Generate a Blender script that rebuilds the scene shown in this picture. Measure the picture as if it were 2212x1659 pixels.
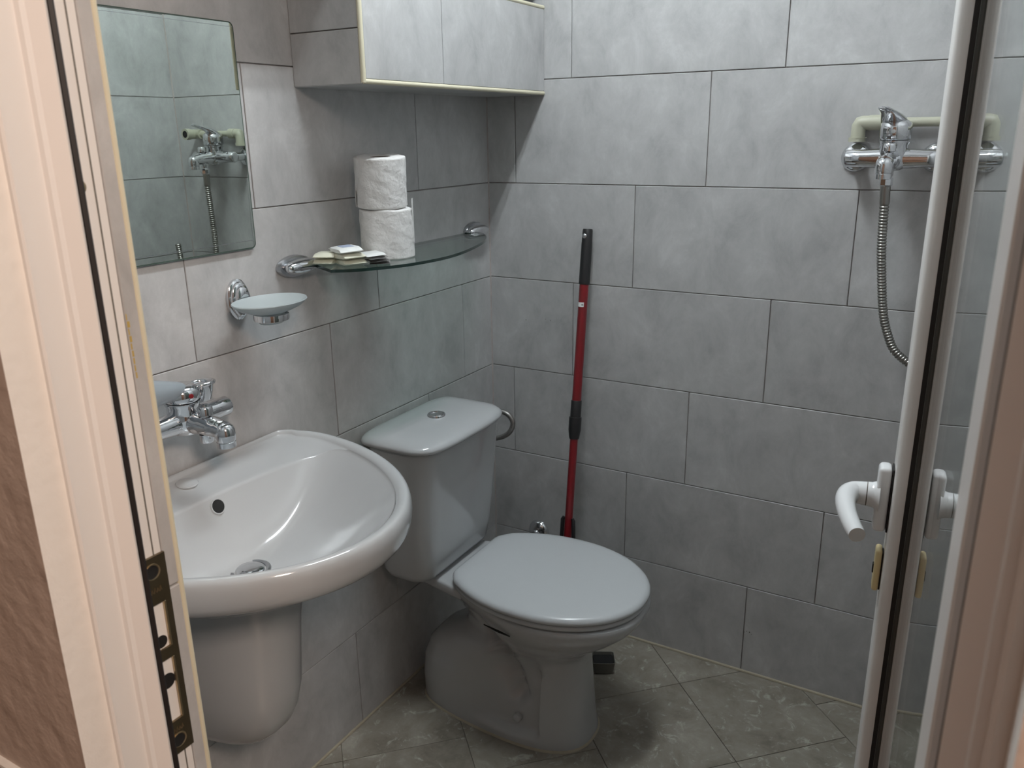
import bpy, bmesh, math, random
from mathutils import Vector, Matrix
from math import pi, sin, cos, radians as R

random.seed(7)
for o in list(bpy.data.objects):
    bpy.data.objects.remove(o)
SC = bpy.context.scene
COL = SC.collection

# ------------------------------------------------------------------ camera, world, lights, exposure
F_PX, YAW, PITCH, ROLL = 1765.93, -0.52784, 0.29938, -0.015101
CAM = Vector((1.17107, -1.90031, 1.37811))
cd = bpy.data.cameras.new('camera')
cam = bpy.data.objects.new('camera', cd)
COL.objects.link(cam)
cd.sensor_fit = 'HORIZONTAL'
cd.sensor_width = 36.0
cd.lens = F_PX * 36.0 / 2212.0
cd.clip_start = 0.01
fw = Vector((sin(YAW) * cos(PITCH), cos(YAW) * cos(PITCH), -sin(PITCH)))
rt = Vector((cos(YAW), -sin(YAW), 0))
up = rt.cross(fw)
r2 = rt * cos(ROLL) + up * sin(ROLL)
u2 = -rt * sin(ROLL) + up * cos(ROLL)
cam.matrix_world = Matrix(((r2.x, u2.x, -fw.x, CAM.x), (r2.y, u2.y, -fw.y, CAM.y), (r2.z, u2.z, -fw.z, CAM.z), (0, 0, 0, 1)))
cd.dof.use_dof = True
cd.dof.focus_distance = 1.35
cd.dof.aperture_fstop = 12.0
SC.camera = cam

w = bpy.data.worlds.new('world')
SC.world = w
w.use_nodes = True
w.node_tree.nodes['Background'].inputs[0].default_value = (0.8, 0.85, 1.0, 1)
w.node_tree.nodes['Background'].inputs[1].default_value = 0.0

SC.view_settings.view_transform = 'Standard'
SC.view_settings.look = 'None'
SC.view_settings.gamma = 1.0
SC.view_settings.use_curve_mapping = False
SC.view_settings.exposure = 0.0
SC.cycles.use_denoising = True
SC.cycles.max_bounces = 10
SC.cycles.sample_clamp_indirect = 6.0


def area(name, loc, size, energy, color, rot=(0, 0, 0)):
    l = bpy.data.lights.new(name, 'AREA')
    l.shape = 'RECTANGLE'
    l.size, l.size_y = size
    l.energy = energy
    l.color = color
    o = bpy.data.objects.new(name, l)
    COL.objects.link(o)
    o.location = loc
    o.rotation_euler = rot
    return o


LAMP_X, LAMP_Y, LAMP_Z, LAMP_L, LAMP_E = 0.545, -0.62, 2.250, 0.58, 142.0     # twin fluorescent tubes, built below
area('hall_lamp', (1.95, -2.16, 2.15), (0.30, 0.30), 23.0, (1.0, 0.80, 0.67), Vector((-0.8, 0.4, -0.55)).to_track_quat('-Z', 'Y').to_euler())

# ------------------------------------------------------------------ materials
MATS = {}


def nodes(name):
    m = bpy.data.materials.new(name)
    m.use_nodes = True
    nt = m.node_tree
    return m, nt, nt.nodes['Principled BSDF']


def mat(name, col, rough=0.5, metal=0.0, spec=0.5, coat=0.0, bump=0.0, bscale=60, vary=0.0, vscale=30, aniso=None):
    m, nt, b = nodes(name)
    b.inputs['Roughness'].default_value = rough
    b.inputs['Metallic'].default_value = metal
    b.inputs['Specular IOR Level'].default_value = spec
    b.inputs['Coat Weight'].default_value = coat
    b.inputs['Coat Roughness'].default_value = 0.06
    geo = nt.nodes.new('ShaderNodeNewGeometry')
    n = nt.nodes.new('ShaderNodeTexNoise')
    n.inputs['Scale'].default_value = vscale
    n.inputs['Detail'].default_value = 4
    nt.links.new(geo.outputs['Position'], n.inputs['Vector'])
    mx = nt.nodes.new('ShaderNodeMix')
    mx.data_type = 'RGBA'
    c1 = [c * (1 - vary) for c in col[:3]] + [1]
    c2 = [min(1, c * (1 + vary)) for c in col[:3]] + [1]
    mx.inputs[6].default_value = c1
    mx.inputs[7].default_value = c2
    nt.links.new(n.outputs['Fac'], mx.inputs[0])
    nt.links.new(mx.outputs[2], b.inputs['Base Color'])
    if bump:
        n2 = nt.nodes.new('ShaderNodeTexNoise')
        n2.inputs['Scale'].default_value = bscale
        n2.inputs['Detail'].default_value = 5
        nt.links.new(geo.outputs['Position'], n2.inputs['Vector'])
        bp = nt.nodes.new('ShaderNodeBump')
        bp.inputs['Strength'].default_value = bump
        bp.inputs['Distance'].default_value = 0.004
        nt.links.new(n2.outputs['Fac'], bp.inputs['Height'])
        nt.links.new(bp.outputs['Normal'], b.inputs['Normal'])
    MATS[name] = m
    return m


def ramp(nt, src, stops):
    r = nt.nodes.new('ShaderNodeValToRGB')
    e = r.color_ramp.elements
    while len(e) < len(stops):
        e.new(0.5)
    for i, (p, c) in enumerate(stops):
        e[i].position = p
        e[i].color = (*c, 1)
    nt.links.new(src, r.inputs[0])
    return r


def tile_mat(name, stops, scale, rough, blotch=None, stretch=(1, 1, 1)):
    """Mottled ceramic; every tile object shifts the pattern so that it breaks at the joints."""
    m, nt, b = nodes(name)
    geo = nt.nodes.new('ShaderNodeNewGeometry')
    oi = nt.nodes.new('ShaderNodeObjectInfo')
    mul = nt.nodes.new('ShaderNodeVectorMath')
    mul.operation = 'MULTIPLY'
    mul.inputs[1].default_value = stretch
    nt.links.new(geo.outputs['Position'], mul.inputs[0])
    ad = nt.nodes.new('ShaderNodeVectorMath')
    ad.operation = 'MULTIPLY_ADD'
    cmb = nt.nodes.new('ShaderNodeCombineXYZ')
    for i in range(3):
        nt.links.new(oi.outputs['Random'], cmb.inputs[i])
    ad.inputs[1].default_value = (13.0, 7.0, 19.0)
    nt.links.new(cmb.outputs[0], ad.inputs[0])
    nt.links.new(mul.outputs[0], ad.inputs[2])
    n1 = nt.nodes.new('ShaderNodeTexNoise')
    n1.inputs['Scale'].default_value = scale
    n1.inputs['Detail'].default_value = 7
    n1.inputs['Roughness'].default_value = 0.70
    n1.inputs['Distortion'].default_value = 0.35
    nt.links.new(ad.outputs[0], n1.inputs['Vector'])
    r = ramp(nt, n1.outputs['Fac'], stops)
    out = r.outputs[0]
    if blotch:
        n2 = nt.nodes.new('ShaderNodeTexNoise')
        n2.inputs['Scale'].default_value = scale * 2.6
        n2.inputs['Detail'].default_value = 8
        n2.inputs['Roughness'].default_value = 0.7
        n2.inputs['Distortion'].default_value = 1.2
        nt.links.new(ad.outputs[0], n2.inputs['Vector'])
        r2_ = ramp(nt, n2.outputs['Fac'], blotch[0])
        mx = nt.nodes.new('ShaderNodeMix')
        mx.data_type = 'RGBA'
        mx.inputs[7].default_value = (*blotch[1], 1)
        nt.links.new(r2_.outputs[0], mx.inputs[0])
        nt.links.new(out, mx.inputs[6])
        out = mx.outputs[2]
    # a small tone step from tile to tile
    hs = nt.nodes.new('ShaderNodeHueSaturation')
    mr = nt.nodes.new('ShaderNodeMapRange')
    mr.inputs[3].default_value = 0.975
    mr.inputs[4].default_value = 1.025
    nt.links.new(oi.outputs['Random'], mr.inputs[0])
    nt.links.new(mr.outputs[0], hs.inputs['Value'])
    nt.links.new(out, hs.inputs['Color'])
    nt.links.new(hs.outputs[0], b.inputs['Base Color'])
    b.inputs['Roughness'].default_value = rough
    b.inputs['Specular IOR Level'].default_value = 0.4
    n3 = nt.nodes.new('ShaderNodeTexNoise')
    n3.inputs['Scale'].default_value = 55
    n3.inputs['Detail'].default_value = 6
    nt.links.new(ad.outputs[0], n3.inputs['Vector'])
    bp = nt.nodes.new('ShaderNodeBump')
    bp.inputs['Strength'].default_value = 0.18
    bp.inputs['Distance'].default_value = 0.002
    nt.links.new(n3.outputs['Fac'], bp.inputs['Height'])
    nt.links.new(bp.outputs['Normal'], b.inputs['Normal'])
    MATS[name] = m
    return m


def glass_mat(name, tint, gloss_tint=(1, 1, 1)):
    """Clear pane: Fresnel mix of a mirror reflection and tinted straight transmission."""
    m = bpy.data.materials.new(name)
    m.use_nodes = True
    nt = m.node_tree
    nt.nodes.clear()
    o = nt.nodes.new('ShaderNodeOutputMaterial')
    t = nt.nodes.new('ShaderNodeBsdfTransparent')
    t.inputs[0].default_value = (*tint, 1)
    g = nt.nodes.new('ShaderNodeBsdfGlossy')
    g.inputs['Color'].default_value = (*gloss_tint, 1)
    g.inputs['Roughness'].default_value = 0.0
    geo = nt.nodes.new('ShaderNodeNewGeometry')
    ior = nt.nodes.new('ShaderNodeMapRange')
    ior.inputs[3].default_value = 1.52
    ior.inputs[4].default_value = 1 / 1.52
    nt.links.new(geo.outputs['Backfacing'], ior.inputs[0])
    f = nt.nodes.new('ShaderNodeFresnel')
    nt.links.new(ior.outputs[0], f.inputs['IOR'])
    mx = nt.nodes.new('ShaderNodeMixShader')
    nt.links.new(f.outputs[0], mx.inputs[0])
    nt.links.new(t.outputs[0], mx.inputs[1])
    nt.links.new(g.outputs[0], mx.inputs[2])
    nt.links.new(mx.outputs[0], o.inputs[0])
    MATS[name] = m
    return m


tile_mat('wall_tile', [(0.30, (0.36, 0.36, 0.36)), (0.45, (0.43, 0.43, 0.43)), (0.56, (0.47, 0.47, 0.47)), (0.70, (0.545, 0.545, 0.545))],
         12.0, 0.36, stretch=(1, 1, 0.7))
tile_mat('floor_tile', [(0.30, (0.16, 0.140, 0.112)), (0.45, (0.235, 0.212, 0.176)), (0.58, (0.285, 0.262, 0.222)), (0.72, (0.385, 0.365, 0.315))],
         9.0, 0.30, blotch=([(0.56, (0, 0, 0)), (0.66, (0.75, 0.75, 0.75))], (0.50, 0.49, 0.43)))
mat('wall_grout', (0.40, 0.36, 0.345), 0.9, bump=0.3, bscale=200, vary=0.25, vscale=40)
mat('floor_grout', (0.25, 0.225, 0.18), 0.9, bump=0.3, bscale=200, vary=0.2)
mat('caulk', (0.36, 0.32, 0.24), 0.6, vary=0.2, vscale=25)
mat('ceiling_paint', (0.72, 0.72, 0.72), 0.8, bump=0.1)
mat('ceramic', (0.475, 0.49, 0.50), 0.10, spec=0.55, coat=0.4, vary=0.01)
mat('seat_plastic', (0.54, 0.565, 0.58), 0.22, spec=0.5, vary=0.01)
mat('chrome', (0.72, 0.73, 0.75), 0.07, metal=1.0, vary=0.02)
mat('satin_chrome', (0.50, 0.51, 0.53), 0.28, metal=1.0, vary=0.05)
mat('hose_steel', (0.34, 0.33, 0.31), 0.30, metal=1.0, vary=0.08)
mat('braid', (0.28, 0.27, 0.26), 0.4, metal=0.8, vary=0.3, vscale=300)
mat('satin_grey', (0.36, 0.41, 0.45), 0.35, metal=0.35, vary=0.02)
mat('pvc_white', (0.80, 0.78, 0.76), 0.30, spec=0.4, vary=0.01)
mat('pvc_handle', (0.82, 0.83, 0.84), 0.18, spec=0.5, vary=0.01)
mat('plaster_white', (0.80, 0.77, 0.73), 0.7, bump=0.25, bscale=80, vary=0.04)
mat('yellowed_plastic', (0.72, 0.60, 0.33), 0.35, vary=0.06)
mat('cream_trim', (0.66, 0.62, 0.47), 0.35, vary=0.05)
mat('gasket_black', (0.012, 0.010, 0.010), 0.55)
mat('black_plastic', (0.012, 0.012, 0.013), 0.42, bump=0.1, bscale=300)
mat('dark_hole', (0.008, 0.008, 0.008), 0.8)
mat('red_paint', (0.165, 0.006, 0.010), 0.32, spec=0.5, coat=0.3, vary=0.05)
mat('pipe_beige', (0.42, 0.42, 0.33), 0.42, vary=0.04)
mat('paper_white', (0.72, 0.71, 0.70), 0.95, spec=0.1, bump=0.5, bscale=120, vary=0.02)
mat('cardboard', (0.12, 0.10, 0.08), 0.9)
mat('wrapper_cream', (0.66, 0.66, 0.55), 0.3, vary=0.12, vscale=80)
mat('wrapper_white', (0.75, 0.77, 0.76), 0.3, vary=0.1, vscale=90)
mat('print_blue', (0.36, 0.42, 0.55), 0.4, vary=0.3, vscale=200)
mat('foil_silver', (0.55, 0.55, 0.55), 0.25, metal=0.9, bump=0.6, bscale=150, vary=0.3, vscale=120)
mat('mirror_silver', (0.70, 0.76, 0.71), 0.0, metal=1.0)
mat('mirror_edge', (0.06, 0.09, 0.075), 0.3)
mat('hall_paint', (0.50, 0.41, 0.355), 0.55, bump=0.9, bscale=35, vary=0.06)
mat('hall_rough', (0.42, 0.32, 0.26), 0.9, bump=1.0, bscale=60, vary=0.5, vscale=60)
mat('hall_floor', (0.25, 0.17, 0.12), 0.5, vary=0.2)
mat('brass_dark', (0.21, 0.165, 0.105), 0.33, metal=0.9, vary=0.15, vscale=60)
mat('brass_light', (0.50, 0.40, 0.25), 0.3, metal=0.9, vary=0.1)
mat('glass_edge', (0.012, 0.03, 0.026), 0.15, spec=0.6)
mat('red_dot', (0.18, 0.01, 0.015), 0.3)
mat('stain_yellow', (0.50, 0.36, 0.10), 0.6, vary=0.2)
mat('grey_plastic', (0.16, 0.155, 0.135), 0.45)
glass_mat('shelf_glass', (0.80, 0.88, 0.85))
glass_mat('door_glass', (0.90, 0.93, 0.92))
# frosted soap dish
m, nt, b = nodes('frosted_glass')
b.inputs['Base Color'].default_value = (0.52, 0.58, 0.60, 1)
b.inputs['Roughness'].default_value = 0.38
b.inputs['Transmission Weight'].default_value = 0.30
b.inputs['IOR'].default_value = 1.3
MATS['frosted_glass'] = m


# ------------------------------------------------------------------ mesh helpers
class MB:
    def __init__(self):
        self.bm = bmesh.new()

    def box(self, lo, hi, bevel=0.0, seg=1, mtx=None, mi=0):
        t = bmesh.new()
        bmesh.ops.create_cube(t, size=1.0)
        lo, hi = Vector(lo), Vector(hi)
        s = hi - lo
        for v in t.verts:
            v.co = Vector((v.co.x * s.x, v.co.y * s.y, v.co.z * s.z)) + (lo + hi) / 2
        if bevel:
            bmesh.ops.bevel(t, geom=t.edges[:], offset=bevel, segments=seg, affect='EDGES', profile=0.5)
        self.add(t, mtx, mi)
        return self

    def add(self, t, mtx=None, mi=0):
        if mtx is not None:
            bmesh.ops.transform(t, matrix=mtx, verts=t.verts[:])
        for f in t.faces:
            f.material_index = mi
        me = bpy.data.meshes.new('tmp')
        t.to_mesh(me)
        t.free()
        self.bm.from_mesh(me)
        bpy.data.meshes.remove(me)

    def loft(self, rings, closed=True, cap0=True, cap1=True, mi=0):
        t = bmesh.new()
        vr = [[t.verts.new(p) for p in r] for r in rings]
        n = len(rings[0])
        for a, b_ in zip(vr[:-1], vr[1:]):
            for i in range(n if closed else n - 1):
                j = (i + 1) % n
                t.faces.new((a[i], a[j], b_[j], b_[i]))
        if cap0:
            t.faces.new(list(reversed(vr[0])))
        if cap1:
            t.faces.new(vr[-1])
        bmesh.ops.remove_doubles(t, verts=t.verts[:], dist=1e-6)
        bmesh.ops.recalc_face_normals(t, faces=t.faces[:])
        self.add(t, None, mi)
        return self

    def tube(self, pts, rad, n=14, mi=0, cap=True):
        """Tube along pts; rad is a number or a list."""
        pts = [Vector(p) for p in pts]
        rr = rad if isinstance(rad, (list, tuple)) else [rad] * len(pts)
        rings = []
        ref = None
        for i, p in enumerate(pts):
            a = pts[max(0, i - 1)]
            c = pts[min(len(pts) - 1, i + 1)]
            d = (c - a)
            if d.length < 1e-9:
                d = Vector((0, 0, 1))
            d.normalize()
            if ref is None:
                ref = Vector((0, 0, 1)) if abs(d.z) < 0.9 else Vector((1, 0, 0))
            x = ref - d * ref.dot(d)
            if x.length < 1e-6:
                x = d.orthogonal()
            x.normalize()
            ref = x
            y = d.cross(x)
            rings.append([p + (x * cos(2 * pi * k / n) + y * sin(2 * pi * k / n)) * rr[i] for k in range(n)])
        return self.loft(rings, True, cap, cap, mi)

    def lathe(self, prof, origin, axis, n=28, mi=0, cap=True):
        """prof: list of (r, h) along axis from origin."""
        axis = Vector(axis).normalized()
        x = axis.orthogonal().normalized()
        y = axis.cross(x)
        o = Vector(origin)
        rings = [[o + axis * h + (x * cos(2 * pi * k / n) + y * sin(2 * pi * k / n)) * max(r, 1e-5) for k in range(n)] for r, h in prof]
        return self.loft(rings, True, cap, cap, mi)

    def prism(self, poly, z0, z1, fn=None, bevel=0, mi=0):
        """poly in (a, b), extruded z0..z1; fn maps (a, b, z) to world."""
        fn = fn or (lambda a, b_, z: Vector((a, b_, z)))
        rings = [[fn(a, b_, z) for a, b_ in poly] for z in (z0, z1)]
        t = bmesh.new()
        vr = [[t.verts.new(p) for p in r] for r in rings]
        n = len(poly)
        for i in range(n):
            j = (i + 1) % n
            t.faces.new((vr[0][i], vr[0][j], vr[1][j], vr[1][i]))
        t.faces.new(list(reversed(vr[0])))
        t.faces.new(vr[1])
        bmesh.ops.recalc_face_normals(t, faces=t.faces[:])
        if bevel:
            bmesh.ops.bevel(t, geom=t.edges[:], offset=bevel, segments=2, affect='EDGES', profile=0.5)
        self.add(t, None, mi)
        return self

    def build(self, name, mats, parent=None, smooth=35, sub=0):
        me = bpy.data.meshes.new(name)
        off = wloc(parent)
        if off.length:
            bmesh.ops.translate(self.bm, vec=-off, verts=self.bm.verts[:])
        self.bm.to_mesh(me)
        self.bm.free()
        for mm in (mats if isinstance(mats, (list, tuple)) else [mats]):
            me.materials.append(MATS[mm])
        if smooth:
            me.shade_smooth()
            me.set_sharp_from_angle(angle=R(smooth))
        o = bpy.data.objects.new(name, me)
        COL.objects.link(o)
        if parent is not None:
            o.parent = parent
        if sub:
            md = o.modifiers.new('sub', 'SUBSURF')
            md.levels = md.render_levels = sub
        return o


def wloc(o):
    v = Vector((0, 0, 0))
    while o is not None:
        v += Vector(o.location)
        o = o.parent
    return v


def tag(o, label, cat, group=None):
    o['label'] = label
    o['category'] = cat
    if group:
        o['group'] = group
    return o


def thing(name, loc, label, cat, group=None):
    o = bpy.data.objects.new(name, None)
    o.empty_display_size = 0.05
    COL.objects.link(o)
    o.location = loc
    return tag(o, label, cat, group)


def struct(o):
    o['kind'] = 'structure'
    return o


def sempty(name):
    o = bpy.data.objects.new(name, None)
    COL.objects.link(o)
    return struct(o)


def rrect(x0, x1, y0, y1, r, n=6):
    pts = []
    for cx, cy, a0 in ((x1 - r, y1 - r, 0), (x0 + r, y1 - r, 90), (x0 + r, y0 + r, 180), (x1 - r, y0 + r, 270)):
        for k in range(n + 1):
            a = R(a0 + 90 * k / n)
            pts.append((cx + r * cos(a), cy + r * sin(a)))
    return pts


def arc(c, r, a0, a1, n, ax, ay):
    c, ax, ay = Vector(c), Vector(ax), Vector(ay)
    return [c + ax * (r * cos(R(a0 + (a1 - a0) * k / n))) + ay * (r * sin(R(a0 + (a1 - a0) * k / n))) for k in range(n + 1)]


def smoothpath(pts, n=8):
    """Catmull-Rom through pts."""
    P = [Vector(p) for p in pts]
    P = [P[0] * 2 - P[1]] + P + [P[-1] * 2 - P[-2]]
    out = []
    for i in range(1, len(P) - 2):
        p0, p1, p2, p3 = P[i - 1:i + 3]
        for k in range(n):
            t = k / n
            out.append(0.5 * ((2 * p1) + (p2 - p0) * t + (2 * p0 - 5 * p1 + 4 * p2 - p3) * t * t + (3 * p1 - p0 - 3 * p2 + p3) * t ** 3))
    out.append(P[-2])
    return out


# ------------------------------------------------------------------ room shell
W, D_IN, H_C = 1.216, 1.49, 2.30
GAP, TT = 0.0019, 0.0045            # joint width, how far a tile stands proud of the grout
TILE_MESH = {}


def tile_mesh(sx, sz, axis, thick=TT + 0.004, matname='wall_tile'):
    key = (round(sx, 4), round(sz, 4), axis, matname)
    if key in TILE_MESH:
        return TILE_MESH[key]
    mb = MB()
    h = thick / 2
    ext = {'y': (sx / 2, h, sz / 2), 'x': (h, sx / 2, sz / 2), 'z': (sx / 2, sz / 2, h)}[axis]
    mb.box([-e for e in ext], ext, bevel=0.0009)
    me = bpy.data.meshes.new('tile')
    mb.bm.to_mesh(me)
    mb.bm.free()
    me.materials.append(MATS[matname])
    TILE_MESH[key] = me
    return me


def put_tile(me, loc, parent):
    o = bpy.data.objects.new('tile', me)
    COL.objects.link(o)
    o.parent = parent
    o.location = Vector(loc) - wloc(parent)
    return o


def wall_tiles(parent, axis, face, length, sign, rows, z_max):
    """Courses of 0.50 x 0.25 tiles. rows: list of one joint position per course (along the wall, from the corner)."""
    for k, j0 in enumerate(rows):
        z0, z1 = k * 0.25, min((k + 1) * 0.25, z_max)
        if z1 - z0 < 0.02:
            continue
        js = [0.0]
        a = j0 % 0.5047
        while a < length - 0.004:
            if a > 0.004:
                js.append(a)
            a += 0.5047
        js.append(length)
        for a, b_ in zip(js[:-1], js[1:]):
            sx, sz = b_ - a - GAP, z1 - z0 - GAP
            if sx < 0.004:
                continue
            m_ = tile_mesh(sx, sz, axis)
            c = (a + b_) / 2
            zc = (z0 + z1) / 2
            dz = random.uniform(-0.0003, 0.0003)
            if axis == 'y':
                put_tile(m_, (c, face + dz, zc), parent)
            else:
                put_tile(m_, (face + dz, sign * c, zc), parent)


# floor
fl = MB().box((-0.02, -1.5, -0.06), (W + 0.02, 0.02, -TT)).build('floor', 'floor_grout')
struct(fl)
US, UO = 0.408, 0.500               # diagonal strips: lines x + y = UO + k*US
VOFF = {-4: 0.05, -3: 0.0, -2: 0.815, -1: 0.99, 0: 1.168, 1: 1.168, 2: 1.0, 3: 0.9}


def clip_poly(poly, x0, x1, y0, y1):
    def cl(p, inside, inter):
        out = []
        for i in range(len(p)):
            a, b_ = p[i], p[(i + 1) % len(p)]
            if inside(a):
                out.append(a)
                if not inside(b_):
                    out.append(inter(a, b_))
            elif inside(b_):
                out.append(inter(a, b_))
        return out

    def ix(x):
        return lambda a, b_: (x, a[1] + (b_[1] - a[1]) * (x - a[0]) / (b_[0] - a[0]))

    def iy(y):
        return lambda a, b_: (a[0] + (b_[0] - a[0]) * (y - a[1]) / (b_[1] - a[1]), y)
    for ins, it in ((lambda p: p[0] >= x0, ix(x0)), (lambda p: p[0] <= x1, ix(x1)), (lambda p: p[1] >= y0, iy(y0)), (lambda p: p[1] <= y1, iy(y1))):
        if not poly:
            return poly
        poly = cl(poly, ins, it)
    return poly


FG = 0.0011
for k in range(-4, 4):
    ua, ub = UO + (k - 1) * US + FG, UO + k * US - FG
    for j in range(-4, 5):
        v0 = VOFF.get(k, 0) + j * US
        va, vb = v0 + FG, v0 + US - FG
        sq = [((u_ + v_) / 2, (u_ - v_) / 2) for u_, v_ in ((ua, va), (ub, va), (ub, vb), (ua, vb))]
        pl_ = clip_poly(sq, 0.003, W - 0.003, -1.485, -0.003)
        if len(pl_) < 3:
            continue
        ar = abs(sum(pl_[i][0] * pl_[(i + 1) % len(pl_)][1] - pl_[(i + 1) % len(pl_)][0] * pl_[i][1] for i in range(len(pl_)))) / 2
        if ar < 2e-4:
            continue
        o = MB().prism(pl_, -TT - 0.003, random.uniform(-0.0003, 0.0), bevel=0.0006 if ar > 0.004 else 0).build('tile', 'floor_tile', fl, smooth=0)

# walls: grout slab behind, tiles in front
wb = struct(MB().box((-0.08, TT, -0.06), (W + 0.08, 0.08, H_C)).build('wall_back', 'wall_grout'))
wall_tiles(wb, 'y', (TT + 0.004) / 2, W, 1, [0.249, 0.4145, 0.070, 0.2515, 0.4155, 0.0835, 0.2425, 0.41, 0.07, 0.25], H_C)
sp_ = MB()
for x, z, r_ in ((0.1105, 0.8885, 0.0013), (0.1709, 0.8965, 0.0010), (0.1852, 0.8944, 0.0011), (0.7614, 0.1220, 0.0013), (0.7690, 0.1215, 0.0018), (0.7560, 0.1180, 0.0011), (0.7740, 0.1170, 0.0009)):
    sp_.lathe([(r_, 0.0), (r_ * 0.7, 0.0004), (0.0001, 0.0006)], (x, -0.0002, z), (0, -1, 0), 8)
so_ = sp_.build('dirt_specks', 'cardboard', wb)
so_['kind'] = 'stuff'
wl = struct(MB().box((-0.08, -1.60, -0.06), (-TT, TT, H_C)).build('wall_left', 'wall_grout'))
wall_tiles(wl, 'x', -(TT + 0.004) / 2, D_IN, -1, [0.1375, 0.4795, 0.309, 0.140, 0.4795, 0.3105, 0.140, 0.30, 0.47, 0.14], H_C)
wr = struct(MB().box((W + TT, -1.60, -0.06), (W + 0.08, TT, H_C)).build('wall_right', 'wall_grout'))
wall_tiles(wr, 'x', W + (TT + 0.004) / 2, D_IN, -1, [0.30, 0.10, 0.42, 0.25, 0.499, 0.495, 0.49, 0.49, 0.20, 0.30], H_C)
struct(MB().tube([(W, 0.0, 0.0), (W, 0.0, H_C)], 0.0028, 8).build('trim_5', 'wall_grout'))
pg = MB().lathe([(0.0001, 0), (0.006, 0.0), (0.005, 0.004), (0.0001, 0.005)], (W, -0.36, 1.20), (-1, 0, 0), 12).build('wall_plug', 'pvc_white', wr)
struct(MB().box((-0.08, -1.60, H_C), (W + 0.08, 0.08, H_C + 0.06)).build('ceiling', 'ceiling_paint'))
# unseen block added to shade the top of the left wall (just above the frame)
struct(MB().box((0.0, -1.49, 1.714), (0.169, -0.001, H_C), bevel=0.002).build('shade_block', 'wall_tile'))
# twin-tube ceiling light that lights the room
m, nt, b = nodes('tube_glow')
b.inputs['Base Color'].default_value = (0.9, 0.9, 0.9, 1)
b.inputs['Emission Color'].default_value = (0.90, 0.97, 1.0, 1)
b.inputs['Emission Strength'].default_value = LAMP_E
MATS['tube_glow'] = m
cl = thing('ceiling_light', (LAMP_X, LAMP_Y, H_C), 'twin tube ceiling light above the middle of the bathroom', 'lamp')
MB().box((LAMP_X - 0.055, LAMP_Y - 0.31, LAMP_Z + 0.020), (LAMP_X + 0.055, LAMP_Y + 0.31, H_C), bevel=0.004).build('housing', 'pvc_white', cl)
for dx in (-0.03, 0.03):
    MB().tube([(LAMP_X + dx, LAMP_Y - LAMP_L / 2, LAMP_Z), (LAMP_X + dx, LAMP_Y + LAMP_L / 2, LAMP_Z)], 0.010, 12).build('tube', 'tube_glow', cl)
# caulk lines
struct(MB().tube([(0.0, -0.002, 0.001), (W, -0.002, 0.001)], 0.0042, 8).build('baseboard_back', 'caulk'))
struct(MB().tube([(0.002, 0.0, 0.001), (0.002, -1.49, 0.001)], 0.0036, 8).build('baseboard_left', 'caulk'))
struct(MB().tube([(0.0, -0.0, 0.0), (0.0, -0.0, 1.47)], 0.0028, 8).build('trim_1', 'wall_grout'))

# front wall with the door opening
XJ, XR = 0.586, 1.2045
YF, YH = -1.492, -1.603
ZD = 2.02
wf = MB()
for lo, hi in (((-0.9, YH, -0.06), (XJ, YF, H_C)), ((XR, YH, -0.06), (2.4, YF, H_C)), ((XJ, YH, ZD), (XR, YF, H_C))):
    wf.box(lo, hi)
wf.bm.normal_update()
for f in wf.bm.faces:
    f.material_index = 0 if f.normal.y < -0.5 else (1 if abs(f.normal.x) > 0.5 or abs(f.normal.z) > 0.5 else 2)
wfo = struct(wf.build('wall_front', ['hall_paint', 'plaster_white', 'wall_tile'], smooth=0))
for za, zb in ((0.0, 0.5), (0.5, 1.0), (1.0, 1.5), (1.5, 2.0)):     # tiled reveal beside the frame
    me = MB().box((XJ - 0.004, -1.5065, za + 0.001), (XJ + 0.0035, -1.4945, zb - 0.001), bevel=0.0008)
    me.build('tile', 'wall_tile', wfo, smooth=0)
MB().tube([(XJ + 0.0015, -1.4925, 0), (XJ + 0.0015, -1.4925, 2.0)], 0.0030, 10).build('corner_trim', 'cream_trim', wfo)
rough = MB().box((-0.85, YH - 0.004, -0.05), (0.5835, YH + 0.002, 0.828), bevel=0.001)
rough.build('rough_plaster', 'hall_rough', wfo, smooth=0)
MB().box((-0.85, YH - 0.006, 0.828), (0.5835, YH + 0.002, 0.8345), bevel=0.0015).build('ledge_strip', 'plaster_white', wfo)

# hall shell (behind the camera; it carries the warm light)
struct(MB().box((-0.9, -3.4, -0.06), (2.4, -1.603, 0.0)).build('floor_hall', 'hall_floor'))
struct(MB().box((-0.9, -3.4, H_C), (2.4, -1.603, H_C + 0.06)).build('ceiling_hall', 'ceiling_paint'))
struct(MB().box((-0.9, -3.46, -0.06), (2.4, -3.4, H_C)).build('wall_hall_back', 'hall_paint'))
struct(MB().box((-0.96, -3.4, -0.06), (-0.9, -1.55, H_C)).build('wall_hall_left', 'hall_paint'))
struct(MB().box((2.4, -3.4, -0.06), (2.46, -1.55, H_C)).build('wall_hall_right', 'hall_paint'))

# ------------------------------------------------------------------ door frame
# profile of a jamb in (out, y): "out" is how far it stands into the opening from the wall face
def jamb_profile():
    return [(0.0, -1.576), (0.0055, -1.577), (0.0075, -1.5755), (0.0065, -1.572), (0.006, -1.5535), (0.0105, -1.5525),
            (0.0115, -1.549), (0.0195, -1.5435), (0.0215, -1.5415), (0.0205, -1.5395), (0.0145, -1.5385), (0.0035, -1.5385), (0.002, -1.507), (0.0, -1.507)]


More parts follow.
